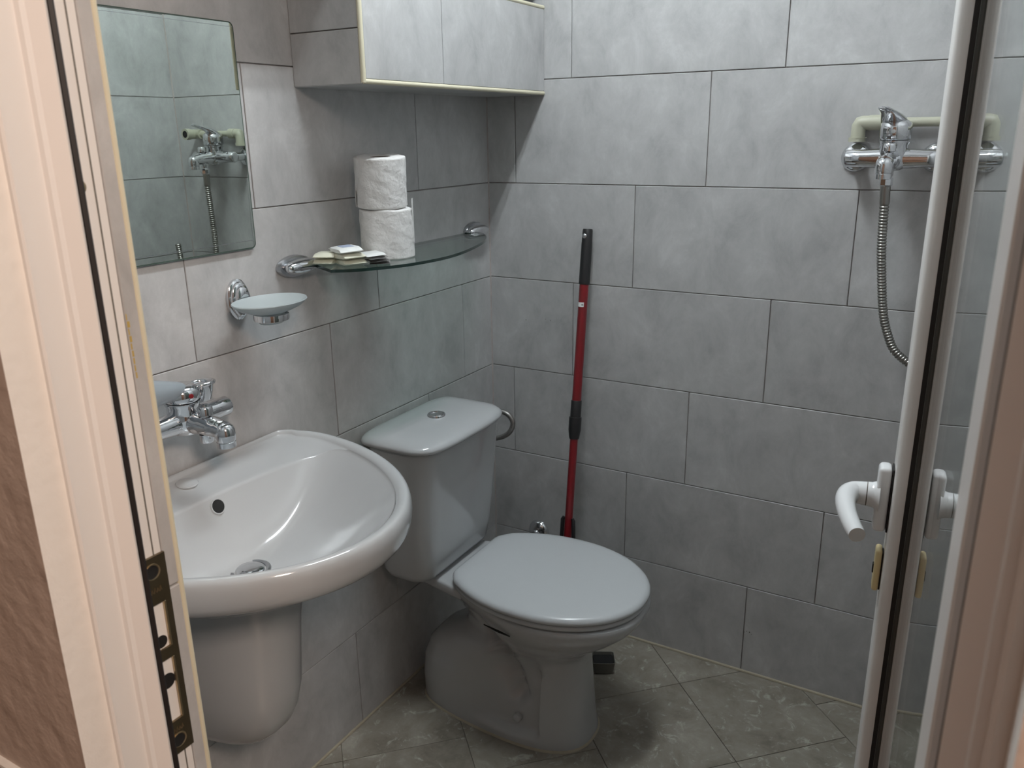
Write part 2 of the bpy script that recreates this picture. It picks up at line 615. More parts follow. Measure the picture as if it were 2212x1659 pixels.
tl = struct(MB().prism(jamb_profile(), 0.0, ZD, fn=lambda a, b_, z: Vector((XJ + a, b_, z))).build('trim_2', 'pvc_white', smooth=30))
MB().prism([(0.004, -1.5385), (0.0205, -1.5385), (0.0220, -1.5360), (0.0212, -1.5345), (0.0185, -1.5338), (0.004, -1.5348)], 0, ZD,
           fn=lambda a, b_, z: Vector((XJ + a, b_, z))).build('gasket', 'gasket_black', tl)
# shallow groove line along the rebate
MB().box((XJ + 0.0025, -1.5152, 0.0), (XJ + 0.0032, -1.5142, ZD)).build('groove', 'grey_plastic', tl, smooth=0)
scr = MB().lathe([(0.0001, 0.0012), (0.003, 0.0011), (0.0052, 0.0002), (0.0052, -0.001)], (XJ + 0.0032, -1.5265, 1.344), (1, 0, 0), 18)
scr.build('screw', 'brass_light', tl)
MB().box((XJ + 0.0044, -1.5292, 1.3432), (XJ + 0.0047, -1.5238, 1.3448)).box((XJ + 0.0044, -1.5273, 1.341), (XJ + 0.0047, -1.5257, 1.347)).build('screw_slot', 'cardboard', tl, smooth=0)
# strike plate with two openings
ZS0, ZS1 = 0.838, 1.037
XP = XJ + 0.0035
YP0, YP1 = -1.5335, -1.5065
op = [(0.945, 0.986, ), (0.868, 0.934)]
sp = MB()
ys = [YP0, -1.5315, -1.5125, YP1]
zs = [ZS0, 0.8725, 0.9365, 0.9475, 0.9925, ZS1]
for i in range(3):
    for j in range(5):
        if i == 1 and j in (1, 3):
            continue
        sp.box((XP, ys[i], zs[j]), (XP + 0.0026, ys[i + 1], zs[j + 1]))
bmesh.ops.remove_doubles(sp.bm, verts=sp.bm.verts[:], dist=1e-5)
stp = sp.build('strike_plate', 'brass_dark', tl, smooth=0)
stp['label'] = 'dark brass strike plate with two openings'
for zc in (1.024, 0.852):
    MB().lathe([(0.0001, 0.0004), (0.0045, 0.0004), (0.0062, 0.0009), (0.0062, 0.0), (0.0001, 0.0)], (XP + 0.0026, -1.5215, zc), (1, 0, 0), 18).build('screw', 'dark_hole', stp)
    MB().lathe([(0.0060, 0.0006), (0.0072, 0.0010), (0.0074, 0.0)], (XP + 0.0026, -1.5205, zc), (1, 0, 0), 20, cap=False).build('countersink', 'brass_light', stp)
for za, zb in ((0.8725, 0.9365), (0.9475, 0.9925)):     # bright return edge and lining of the openings
    MB().box((XP + 0.0004, -1.5140, za), (XP + 0.0029, -1.5122, zb), bevel=0.0003).build('return_edge', 'brass_light', stp)
    MB().box((XP - 0.0012, -1.5315, za), (XP + 0.0001, -1.5140, zb)).build('opening_lining', 'pvc_white', stp, smooth=0)
for zc, ry in ((0.9545, 0.0060), (0.914, 0.0075)):
    MB().lathe([(0.0001, 0.0004), (ry, 0.0004), (ry, 0.0)], (XP + 0.0001, -1.521, zc), (1, 0, 0), 20).build('bolt_hole', 'dark_hole', stp)
mk = MB()                                               # worn raised maker's mark, not legible
for zc in (1.006, 0.8635):
    for k in range(5):
        y = -1.5275 + k * 0.0028
        mk.tube([(XP + 0.0027, y, zc - 0.0025), (XP + 0.0028, y + 0.0012, zc + 0.0025 - 0.001 * (k % 2)), (XP + 0.0027, y + 0.0020, zc - 0.0018)], 0.00035, 6)
mk.build('worn_mark', 'brass_light', stp)
st = MB()
for k in range(9):
    z = 1.245 - k * 0.006
    st.box((XJ + 0.0034, -1.5062 + 0.0001 * k, z - 0.005), (XJ + 0.0037, -1.5062 + 0.0008 + 0.0016 * abs(sin(k * 1.7)), z))
st.build('glue_smear', 'stain_yellow', wfo, smooth=0)

trr = struct(MB().prism([(a, b_) for a, b_ in jamb_profile()], 0.0, ZD, fn=lambda a, b_, z: Vector((XR - a, b_, z))).build('trim_3', 'pvc_white', smooth=30))
MB().prism([(0.004, -1.5385), (0.0205, -1.5385), (0.0220, -1.5360), (0.0212, -1.5345), (0.0185, -1.5338), (0.004, -1.5348)], 0, ZD,
           fn=lambda a, b_, z: Vector((XR - a, b_, z))).build('gasket', 'gasket_black', trr)
struct(MB().prism(jamb_profile(), XJ, XR, fn=lambda a, b_, z: Vector((z, b_, ZD - a))).build('trim_4', 'pvc_white', smooth=30))

# ------------------------------------------------------------------ open door leaf, seen almost edge on
LO = Vector((1.131, -0.861, 0))
LU = Vector((0.1200, -0.9928, 0))
LN = Vector((-0.9928, -0.1200, 0))


def leaf(u_, n_, z):
    return LO + LU * u_ + LN * n_ + Vector((0, 0, z))


LEAF_M = Matrix(((LU.x, LN.x, 0, LO.x), (LU.y, LN.y, 0, LO.y), (0, 0, 1, 0), (0, 0, 0, 1)))
door = sempty('door_1')
door['label'] = 'white framed glazed door leaf standing open, seen almost edge on'
ZB, ZT = 0.012, 2.0
stile = [(-0.055, -0.0145), (-0.055, 0.0185), (-0.0535, 0.020), (-0.008, 0.020), (-0.004, 0.0192), (-0.0012, 0.0165), (0.0006, 0.0120), (0.0016, 0.0056), (0.0016, -0.0005), (-0.003, -0.0005),
         (-0.003, -0.013), (0.0016, -0.013), (0.0, -0.0145)]
MB().prism(stile, ZB, ZT, fn=leaf).build('stile', 'pvc_white', door, smooth=40)
hst = [(0.530, -0.0145), (0.5285, -0.013), (0.533, -0.013), (0.533, -0.0005), (0.5285, -0.0005), (0.5285, 0.0056), (0.5295, 0.0120), (0.531, 0.0165), (0.534, 0.0192), (0.538, 0.020), (0.5765, 0.020), (0.578, 0.0185), (0.578, -0.0145)]
MB().prism(hst, ZB, ZT, fn=leaf).build('stile', 'pvc_white', door, smooth=40)
for za, zb in ((ZB, 0.11), (1.92, ZT)):
    MB().box((0.0, -0.0145, za), (0.53, 0.0190, zb), bevel=0.002, mtx=LEAF_M).build('rail', 'pvc_white', door)
MB().box((-0.002, -0.004, 0.105), (0.532, 0.0, 1.925), mtx=LEAF_M).build('glass_pane', 'door_glass', door, smooth=0)
MB().box((-0.002, -0.013, 0.105), (0.532, -0.010, 1.925), mtx=LEAF_M).build('glass_pane', 'door_glass', door, smooth=0)
MB().box((-0.001, 0.0002, 0.11), (0.0030, 0.0056, 1.92), mtx=LEAF_M).box((0.527, 0.0002, 0.11), (0.531, 0.0056, 1.92), mtx=LEAF_M).build('gasket', 'gasket_black', door, smooth=0)
MB().box((-0.002, -0.0098, 0.106), (0.016, -0.0042, 1.924), mtx=LEAF_M).box((0.514, -0.0098, 0.106), (0.532, -0.0042, 1.924), mtx=LEAF_M).build('spacer_bar', 'gasket_black', door, smooth=0)
# handle
hd = bpy.data.objects.new('door_handle', None)
COL.objects.link(hd)
hd.parent = door
hd['label'] = 'white curved lever handle on a tall rounded block'
ZH = 0.9245
MB().box((-0.044, 0.0202, ZH - 0.045), (-0.018, 0.0222, ZH + 0.042), bevel=0.0008, mtx=LEAF_M).build('gap_shade', 'gasket_black', hd)  # black sheet standing in for the shaded gap behind the rose
MB().box((-0.045, 0.0225, ZH - 0.046), (-0.017, 0.0385, ZH + 0.043), bevel=0.006, seg=4, mtx=LEAF_M).build('rose', 'pvc_handle', hd)
MB().tube([leaf(-0.031, n_, ZH) for n_ in (0.034, 0.038, 0.043, 0.0485)], [0.0215, 0.0180, 0.0162, 0.0158], 24).build('neck', 'pvc_handle', hd)
MB().lathe([(0.0154, 0), (0.0154, 0.0009)], leaf(-0.031, 0.0485, ZH), LN, 24).build('ring_gap', 'cardboard', hd)
lev = smoothpath([leaf(-0.031, 0.0494, ZH), leaf(-0.031, 0.058, ZH), leaf(-0.0285, 0.0655, ZH + 0.0003), leaf(-0.018, 0.0715, ZH + 0.0005), leaf(0.002, 0.0735, ZH), leaf(0.030, 0.0705, ZH - 0.002),
                  leaf(0.058, 0.0645, ZH - 0.004), leaf(0.082, 0.0575, ZH - 0.006)], 6)
nr = len(lev)
MB().tube(lev, [0.0156 - 0.0058 * (i / (nr - 1)) if i < nr - 2 else 0.0096 for i in range(nr)], 24).build('lever', 'pvc_handle', hd, smooth=50)
# yellowed lock plate under the handle
lk = bpy.data.objects.new('lock_plate', None)
COL.objects.link(lk)
lk.parent = door
lk['label'] = 'small yellowed plastic lock plate'
MB().box((-0.040, 0.0202, 0.7945), (-0.022, 0.0218, 0.8480), bevel=0.0006, mtx=LEAF_M).build('backing', 'gasket_black', lk)  # not a real part: black for the shaded gap behind the lock plate
MB().box((-0.043, 0.0219, 0.7930), (-0.019, 0.0300, 0.8520), bevel=0.0035, seg=3, mtx=LEAF_M).build('plate', 'yellowed_plastic', lk)
MB().box((-0.034, 0.0298, 0.8150), (-0.027, 0.0315, 0.8290), bevel=0.0008, mtx=LEAF_M).build('keyhole_cover', 'dark_hole', lk)

# ------------------------------------------------------------------ tiled boxing in the top corner
BX, BY, BZ0, BZ1 = 0.169, -0.689, 1.4635, 1.667
bx = thing('tiled_boxing', (0, 0, BZ0), 'grey tiled boxed-in ledge high in the corner, edged with cream trim', 'boxing')
MB().box((0.0005, BY + 0.006, BZ0 + 0.004), (BX - 0.006, -0.0005, BZ1 - 0.002)).build('core', 'wall_grout', bx, smooth=0)
yj = -0.437
for ya, yb in ((BY + 0.007, yj - 0.001), (yj + 0.001, -0.002)):
    MB().box((BX - 0.0062, ya, BZ0 + 0.009), (BX, yb, BZ1 - 0.009), bevel=0.0008).build('tile', 'wall_tile', bx, smooth=0)
for za, zb in ((BZ0 + 0.001, 1.5555), (1.5575, BZ1 - 0.001)):
    MB().box((0.001, BY, za), (BX - 0.007, BY + 0.0062, zb), bevel=0.0008).build('tile', 'wall_tile', bx, smooth=0)
MB().box((0.001, BY + 0.001, BZ0), (BX - 0.004, -0.002, BZ0 + 0.005), bevel=0.0008).build('bottom_panel', 'wall_tile', bx, smooth=0)
MB().box((0.001, BY + 0.001, BZ1 - 0.004), (BX - 0.004, -0.002, BZ1), bevel=0.0008).build('top_panel', 'wall_tile', bx, smooth=0)
qa = rrect(-0.0045, 0.0045, -0.0045, 0.0045, 0.004, 4)
MB().prism(qa, BZ0 + 0.002, BZ1, fn=lambda a, b_, z: Vector((BX - 0.003 + a, BY + 0.003 + b_, z))).build('edge_trim', 'cream_trim', bx)
for z in (BZ0 + 0.0045, BZ1 - 0.0045):
    MB().prism(qa, BY + 0.002, -0.0015, fn=lambda a, b_, y: Vector((BX - 0.003 + a, y, z + b_))).build('edge_trim', 'cream_trim', bx)

# ------------------------------------------------------------------ mirror
mz0, mz1, my0, my1 = 1.181, 1.5635, -1.300, -0.8285
mi = thing('wall_mirror', (0.0, (my0 + my1) / 2, mz0), 'frameless rectangular mirror with rounded corners above the washbasin', 'mirror')
pm = rrect(my0, my1, mz0, mz1, 0.010, 6)
MB().prism(pm, 0.0025, 0.0068, fn=lambda a, b_, z: Vector((z, a, b_))).build('backing', 'mirror_edge', mi, smooth=0)
pi_ = rrect(my0 + 0.0022, my1 - 0.0022, mz0 + 0.0022, mz1 - 0.0022, 0.009, 6)
MB().prism(pi_, 0.0060, 0.0072, fn=lambda a, b_, z: Vector((z, a, b_))).build('mirror_glass', 'mirror_silver', mi, smooth=0)
MB().box((0.0071, my0 + 0.004, mz0 + 0.014), (0.0074, my1 - 0.004, mz0 + 0.0150)).build('engraved_line', 'satin_chrome', mi, smooth=0)
MB().box((0.0071, my0 + 0.004, mz1 - 0.0085), (0.0074, my1 - 0.004, mz1 - 0.0078)).build('engraved_line', 'satin_chrome', mi, smooth=0)

# ------------------------------------------------------------------ washbasin
YC, HW, XD, XM, ZR = -1.078, 0.295, 0.09, 0.468, 0.820


def basin_w(x):
    if x <= XD:
        return HW - 0.034 * (1 - x / XD) ** 2.2
    return HW * math.sqrt(max(0.0, 1 - ((x - XD) / (XM - XD)) ** 1.85))


def basin_outline(N=128):
    half = [(0.0015, basin_w(0)), (0.01, basin_w(0.01)), (0.03, basin_w(0.03)), (0.06, basin_w(0.06)), (0.09, basin_w(0.09))]
    for k in range(1, 40):
        t = k / 40
        x = XD + (XM - XD) * sin(t * pi / 2)
        half.append((x, basin_w(x)))
    raw = half + [(XM, 0.0)] + [(x, -y) for x, y in reversed(half)]
    # back along the wall
    for k in range(1, 24):
        raw.append((0.0015, -basin_w(0) + 2 * basin_w(0) * k / 24))
    # resample evenly
    L = [0]
    for i in range(len(raw)):
        a, b_ = raw[i], raw[(i + 1) % len(raw)]
        L.append(L[-1] + math.hypot(b_[0] - a[0], b_[1] - a[1]))
    out = []
    for k in range(N):
        s = L[-1] * k / N
        i = max(j for j in range(len(raw)) if L[j] <= s + 1e-12)
        f = (s - L[i]) / max(1e-9, L[i + 1] - L[i])
        a, b_ = raw[i], raw[(i + 1) % len(raw)]
        out.append((a[0] + (b_[0] - a[0]) * f, a[1] + (b_[1] - a[1]) * f))
    return out


OUT = basin_outline()
CX = 0.195
YD = -1.074
bs = thing('washbasin', (0, YC, 0.62), 'wide oval white ceramic washbasin fixed to the tiled wall below the mirror', 'sink')


def basin_rings():
    rings = []
    info = []
    for x, y in OUT:
        vx, vy = x - CX, y
        L = math.hypot(vx, vy)
        rim = 0.026 if x > 0.03 else 0.014
        ti = 1 - rim / L
        tb = ti
        # the bowl's back edge, a shallow curve in front of the tap deck
        qa_ = 0.030 * (vy / 0.27) ** 2
        dq = CX - 0.094
        tb_ = dq / max(1e-6, -vx) if qa_ < 1e-5 else (vx + math.sqrt(vx * vx + 4 * qa_ * dq)) / (2 * qa_)
        tb_ = min(6.0, tb_)
        tb = min(ti, (ti ** -6 + tb_ ** -6) ** (-1 / 6))
        if ti - tb < 0.010 * ti:
            tb = ti
        info.append((vx, vy, L, ti, tb))
    zb = 0.690

    def edge(ti, tb, L):
        return min(1.0, max(0.0, (ti - tb) * L / 0.035))
    for s in (0.0, 0.13, 0.2, 0.28, 0.36, 0.44, 0.52, 0.60, 0.68, 0.75, 0.81, 0.86, 0.90, 0.935, 0.965, 0.985, 1.0):
        ring = []
        for vx, vy, L, ti, tb in info:
            back = sstep(-0.1, 0.9, -vx / L)
            pw = 2.15 + 0.25 * back
            f = s ** pw
            k = edge(ti, tb, L)
            ze = 0.8135 * (1 - k) + 0.7990 * k
            z = zb + (ze - zb) * f
            rd = sstep(0.90, 1.0, s)
            z -= 0.0020 * rd
            ring.append(Vector((CX + vx * tb * s, YC + vy * tb * s, z)))
        rings.append(ring)
    for s in (0.05, 0.14, 0.3, 0.5, 0.7, 0.9, 1.0):
        ring = []
        for vx, vy, L, ti, tb in info:
            t = tb + (ti - tb) * s
            k = edge(ti, tb, L)
            ze = 0.8120 * (1 - k) + (0.7985 + 0.0150 * s ** 1.3) * k
            ring.append(Vector((CX + vx * t, YC + vy * t, ze)))
        rings.append(ring)
    for s, dz in ((0.06, 0.0022), (0.14, 0.0044), (0.26, 0.0068), (0.40, 0.0084), (0.55, 0.0088), (0.70, 0.0080), (0.82, 0.0056), (0.92, 0.0010), (0.98, -0.0060), (1.0, -0.0120)):
        rings.append([Vector((CX + vx * (ti + (1 - ti) * s), YC + vy * (ti + (1 - ti) * s), 0.8125 + dz)) for vx, vy, L, ti, tb in info])
    for sc, z in ((0.998, 0.790), (0.990, 0.778), (0.975, 0.769), (0.950, 0.762), (0.91, 0.755), (0.85, 0.745), (0.75, 0.725), (0.62, 0.70), (0.50, 0.68), (0.40, 0.668)):
        rings.append([Vector((max(0.0015, CX + vx * sc - (0.04 * (1 - sc))), YC + vy * sc, z)) for vx, vy, L, ti, tb in info])
    return rings


def sstep(a, b_, x):
    t = max(0, min(1, (x - a) / (b_ - a)))
    return t * t * (3 - 2 * t)


bowl = MB().loft(basin_rings(), True, True, True).build('bowl', 'ceramic', bs, smooth=60)
_ok, ovp, ovn, _i = bowl.closest_point_on_mesh(Vector((0.125, YD + 0.012, 0.790)) - wloc(bs))
ovp = ovp + wloc(bs)
if ovn.x < 0:
    ovn = -ovn
dr = MB().lathe([(0.034, 0.0), (0.0335, 0.003), (0.030, 0.0042), (0.026, 0.0030), (0.0245, -0.003), (0.0001, -0.003)], (0.188, YD - 0.008, 0.6905), (0, 0, 1), 36, cap=False).build('drain_ring', 'satin_chrome', bs)
MB().lathe([(0.0235, -0.002), (0.0235, 0.004), (0.021, 0.006), (0.012, 0.0075), (0.0001, 0.008)], (0.188, YD - 0.008, 0.6905), (0, 0, 1), 30, cap=False).build('plug', 'chrome', bs)
MB().lathe([(0.0001, 0.0), (0.0115, 0.0004), (0.0118, 0.0022), (0.0138, 0.0024), (0.0155, -0.001)], ovp, ovn, 26, cap=False, mi=0).build('overflow_ring', 'ceramic', bs)
MB().lathe([(0.0001, 0.0018), (0.0112, 0.0018), (0.0115, 0.001)], ovp, ovn, 26).build('overflow_hole', 'dark_hole', bs)
MB().lathe([(0.0180, -0.001), (0.0190, 0.0016), (0.0178, 0.0030), (0.010, 0.0046), (0.0001, 0.0052)], (0.036, YD + 0.008, 0.8085), (0.10, 0, 1), 32).build('tap_hole_cover', 'ceramic', bs)

# half pedestal
hp = MB()
rings = []
for z, xd, hy in ((0.664, 0.265, 0.122), (0.64, 0.258, 0.117), (0.60, 0.250, 0.112), (0.52, 0.241, 0.107), (0.46, 0.236, 0.103), (0.415, 0.226, 0.096), (0.385, 0.211, 0.087), (0.363, 0.191, 0.076), (0.347, 0.165, 0.062), (0.338, 0.133, 0.045), (0.335, 0.09, 0.025)):
    ring = []
    for k in range(33):
        a = -pi / 2 + pi * k / 32
        e = 2 / 2.5
        ring.append(Vector((0.002 + (xd - 0.002) * abs(cos(a)) ** e, YD + hy * (1 if a > 0 else -1) * abs(sin(a)) ** e, z)))
    rings.append(ring)
hp.loft(rings, True, True, True)
tag(hp.build('half_pedestal', 'ceramic', smooth=60), 'white ceramic half pedestal hung on the wall under the washbasin', 'pedestal')


# ------------------------------------------------------------------ mixers
def mixer_axis(fn, parent_children):
    pass


def bar_mixer(name, loc, fn, label, cat):
    """Wall bar mixer. fn(a, o, h): a along the wall from the body centre, o off the wall, h above the bar axis."""
    t = thing(name, loc, label, cat)
    A = fn(1, 0, 0) - fn(0, 0, 0)
    O = fn(0, 1, 0) - fn(0, 0, 0)
    Hh = Vector((0, 0, 1))
    bo = MB()
    bo.tube([fn(a, 0.060, 0) for a in (-0.092, -0.090, -0.086, -0.06, -0.03, 0.03, 0.06, 0.086, 0.090, 0.092)], [0.008, 0.014, 0.0170, 0.0170, 0.0190, 0.0190, 0.0170, 0.0170, 0.014, 0.008], 20)
    bo.lathe([(0.012, -0.024), (0.022, -0.020), (0.0275, -0.008), (0.0275, 0.010), (0.0262, 0.026), (0.0285, 0.030), (0.0285, 0.034), (0.0250, 0.0345)], fn(0, 0.060, 0), Hh, 26)
    bo.build('body', 'chrome', t, smooth=50)
    for a in (-0.076, 0.076):
        e = MB().lathe([(0.030, 0.0), (0.0295, 0.003), (0.024, 0.010), (0.014, 0.013)], fn(a, 0.0005, 0), O, 28)
        e.tube([fn(a, 0.008, 0), fn(a, 0.040, 0), fn(a, 0.057, 0)], [0.0125, 0.0125, 0.0125], 18)
        e.build('escutcheon', 'chrome', t, smooth=45)
    return t


def add_spout(t, fn, length, dirx=0.0):
    O = fn(0, 1, 0) - fn(0, 0, 0)
    s = MB()
    pts = [fn(0, 0.062, -0.001), fn(dirx * 0.4, 0.062 + length * 0.4, -0.002), fn(dirx * 0.8, 0.062 + length * 0.8, -0.005), fn(dirx, 0.062 + length, -0.008)]
    s.tube(smoothpath(pts, 5), [0.0190] * 5 + [0.0178] * 5 + [0.0165] * 5 + [0.0155], 20)
    tip = fn(dirx, 0.062 + length, -0.008)
    s.lathe([(0.0001, 0.0135), (0.008, 0.0125), (0.0128, 0.0085), (0.0158, 0.002), (0.0163, -0.006), (0.0158, -0.013), (0.0150, -0.0165)], tip, (0, 0, 1), 24)
    s.build('spout', 'chrome', t, smooth=50)
    ae = MB().lathe([(0.0142, -0.0165), (0.0153, -0.0175), (0.0153, -0.0265), (0.0120, -0.0275), (0.0001, -0.0265)], tip, (0, 0, 1), 24)
    ae.build('aerator', 'chrome', t)
    d = MB().lathe([(0.0085, 0.010), (0.0085, 0.020), (0.0120, 0.0215), (0.0125, 0.033), (0.0105, 0.0360), (0.0001, 0.0372)], fn(dirx * 0.5, 0.062 + length * 0.55, -0.006), (0, 0, 1), 20)
    d.build('diverter_knob', 'chrome', t, smooth=45)
    n = MB().lathe([(0.0115, -0.012), (0.0115, -0.024), (0.0100, -0.0265), (0.0001, -0.0265)], fn(dirx * 0.5, 0.062 + length * 0.50, -0.006), (0, 0, 1), 12)
    n.build('hose_outlet', 'chrome', t)


# washbasin tap: lever swung aside towards the door, so that it points at the viewer
TY, TZ = -1.070, 0.9300
def ft(a, o, h): return Vector((o, TY + a, TZ + h))
tap = bar_mixer('basin_mixer', (0, TY, TZ), ft, 'chrome wall mixer tap over the washbasin, its grey lever swung towards the door', 'tap')
add_spout(tap, ft, 0.080, 0.010)
MB().lathe([(0.0265, 0.0), (0.0285, 0.004), (0.0290, 0.014), (0.026, 0.022), (0.018, 0.027), (0.0001, 0.029)], ft(0, 0.060, 0.035), (0, 0, 1), 26).build('cartridge_cap', 'chrome', tap, smooth=50)
MB().tube(arc(ft(0.038, 0.062, 0.054), 0.0215, 0, 360, 28, (0.98, 0.0, 0.10), (0, 1.0, 0)), 0.0034, 10).build('cradle_ring', 'chrome', tap, smooth=60)
MB().lathe([(0.014, 0.0), (0.018, 0.012), (0.0200, 0.026)], ft(0.038, 0.062, 0.026), (0, 0, 1), 22).build('cradle_cup', 'chrome', tap, smooth=50)
l0, l1 = ft(0.002, 0.066, 0.056), ft(-0.155, 0.085, 0.078)
lv = [l0 + (l1 - l0) * t for t in (0, 0.03, 0.08, 0.3, 0.6, 0.9, 1.0)]
rings = []
dl = (l1 - l0).normalized()
sd = dl.cross(Vector((0, 0, 1))).normalized()
for p, (hw_, hh) in zip(lv, ((0.006, 0.005), (0.0115, 0.0100), (0.0140, 0.0125), (0.0200, 0.0195), (0.027, 0.0275), (0.031, 0.033), (0.028, 0.030))):
    rings.append([p + sd * (hw_ * cos(2 * pi * k / 24)) + Vector((0, 0, 1)) * (hh * sin(2 * pi * k / 24)) for k in range(24)])
lvo = MB().loft(rings, True, True, True).build('lever', 'satin_grey', tap, smooth=60)
lvo['label'] = 'broad satin grey lever'
MB().lathe([(0.0001, 0.0022), (0.0034, 0.0018), (0.0042, 0.0), (0.0042, -0.004)], ft(-0.004, 0.0888, 0.047), (0.95, -0.25, 0.15), 16).build('hot_mark', 'red_dot', tap)

# shower mixer on the back wall
SX, SZ = 0.983, 1.316
def fs(a, o, h): return Vector((SX + a, -o, SZ + h))
sh = bar_mixer('shower_mixer', (SX, 0, SZ), fs, 'chrome shower mixer with raised lever on the back wall beside the door', 'tap')
add_spout(sh, fs, 0.085, -0.004)
MB().lathe([(0.0265, 0.0), (0.0295, 0.003), (0.0300, 0.022), (0.0285, 0.032), (0.021, 0.038), (0.0001, 0.040)], fs(0, 0.060, 0.035), (0, 0, 1), 28).build('cartridge_cap', 'chrome', sh, smooth=50)
MB().lathe([(0.0001, 0.0026), (0.0032, 0.0022), (0.0040, 0.0), (0.0040, -0.002)], fs(-0.001, 0.0900, 0.052), (0, -1, 0.1), 16).build('index_mark', 'wrapper_white', sh)
# lever: blade rising from the cap and reaching forwards
lp = [(0.046, 0.056, 0.0270, 0.010), (0.056, 0.066, 0.0265, 0.010), (0.068, 0.075, 0.0240, 0.0085), (0.084, 0.082, 0.0200, 0.0065), (0.104, 0.087, 0.0160, 0.005), (0.126, 0.091, 0.0130, 0.0042), (0.140, 0.094, 0.0110, 0.0036), (0.146, 0.0965, 0.007, 0.002)]
rings = []
for i, (o_, h_, hw_, th) in enumerate(lp):
    a = lp[max(0, i - 1)]
    c = lp[min(len(lp) - 1, i + 1)]
    d = Vector((0, -(c[0] - a[0]), c[1] - a[1])).normalized()
    nn = Vector((1, 0, 0)).cross(d)
    tw = -0.0045 * i
    rings.append([fs(tw * 0.6, o_, h_) + Vector((1, 0, 0)) * (hw_ * cos(2 * pi * k / 20)) + nn * (th * sin(2 * pi * k / 20)) for k in range(20)])
MB().loft(rings, True, True, True).build('lever', 'chrome', sh, smooth=60)

# shower hose: ribbed steel tube
hp_pts = smoothpath([fs(-0.002, 0.1050, -0.0385), fs(-0.002, 0.105, -0.055), fs(0.000, 0.103, -0.10), fs(0.003, 0.098, -0.17), fs(0.010, 0.090, -0.24), fs(0.020, 0.084, -0.31), fs(0.034, 0.081, -0.355), fs(0.050, 0.082, -0.385),
                     fs(0.082, 0.088, -0.408), fs(0.112, 0.095, -0.42), fs(0.132, 0.11, -0.40), fs(0.138, 0.125, -0.34), fs(0.142, 0.13, -0.27)], 30)
# even spacing
acc = [0.0]
for a, b_ in zip(hp_pts[:-1], hp_pts[1:]):
    acc.append(acc[-1] + (b_ - a).length)
step = 0.00125
pts, rad, i = [], [], 0
nst = int(acc[-1] / step)
for k in range(nst):
    s = k * step
    while i < len(acc) - 2 and acc[i + 1] < s:
        i += 1
    f = (s - acc[i]) / max(1e-9, acc[i + 1] - acc[i])
    pts.append(hp_pts[i].lerp(hp_pts[i + 1], f))
    ph = (k % 5)
    rad.append((0.0076, 0.0088, 0.0093, 0.0092, 0.0084)[ph] if s > 0.045 else 0.0096)
ho = thing('shower_hose', hp_pts[0], 'ribbed steel shower hose hanging in a bend from the shower mixer', 'hose')
MB().tube(pts, rad, 12).build('ribbed_tube', 'hose_steel', ho, smooth=35)
MB().lathe([(0.0118, 0.004), (0.0125, 0.002), (0.0125, -0.010), (0.0095, -0.013), (0.0088, -0.022)], hp_pts[0], (0, 0, 1), 8).build('hose_nut', 'chrome', ho)

# plastic water pipe behind the shower mixer
PZ = SZ + 0.069
pp = thing('water_pipe', (SX, -0.02, PZ), 'beige plastic water pipe with elbows running above the shower mixer', 'pipe')
xa, xb = SX - 0.072, SX + 0.128
MB().tube([(xa + 0.012, -0.0185, PZ), (xb - 0.012, -0.0185, PZ)], 0.0092, 18).build('pipe_run', 'pipe_beige', pp)
for x, s in ((xa, 1),):
    el = MB()
    el.tube([(x + s * 0.040, -0.0185, PZ), (x + s * 0.016, -0.0185, PZ)], 0.0150, 20)
    el.tube([(x + s * 0.018, -0.0185, PZ), (x + s * 0.004, -0.0185, PZ), (x - s * 0.001, -0.0185, PZ - 0.001), (x - s * 0.003, -0.0185, PZ - 0.005), (x - s * 0.003, -0.0185, PZ - 0.030)], [0.0140, 0.0140, 0.0140, 0.0140, 0.0140], 20)
    el.build('elbow', 'pipe_beige', pp, smooth=40)
    so = MB().tube([(x - s * 0.004, -0.0185, PZ - 0.029), (x - s * 0.004, -0.0185, PZ - 0.037)], 0.0165, 20)
    so.build('socket', 'pipe_beige', pp)
    MB().tube([(x - s * 0.003, -0.0185, PZ - 0.0285), (x - s * 0.003, -0.0185, PZ - 0.0300)], 0.0172, 20).build('weld_bead', 'pipe_beige', pp)
el = MB().tube([(xb - 0.030, -0.0185, PZ), (xb, -0.0185, PZ), (xb + 0.008, -0.0185, PZ)], [0.0150, 0.0150, 0.0100], 20)
el.tube([(xb - 0.004, -0.010, PZ), (xb - 0.004, -0.060, PZ)], 0.0150, 20)
el.tube([(xb - 0.004, -0.045, PZ), (xb - 0.004, -0.062, PZ)], 0.0172, 20)
el.build('elbow', 'pipe_beige', pp, smooth=40)
MB().lathe([(0.0001, 0.0008), (0.0105, 0.0008), (0.0105, 0.0)], (xb - 0.004, -0.062, PZ), (0, -1, 0), 20).build('socket_opening', 'dark_hole', pp)

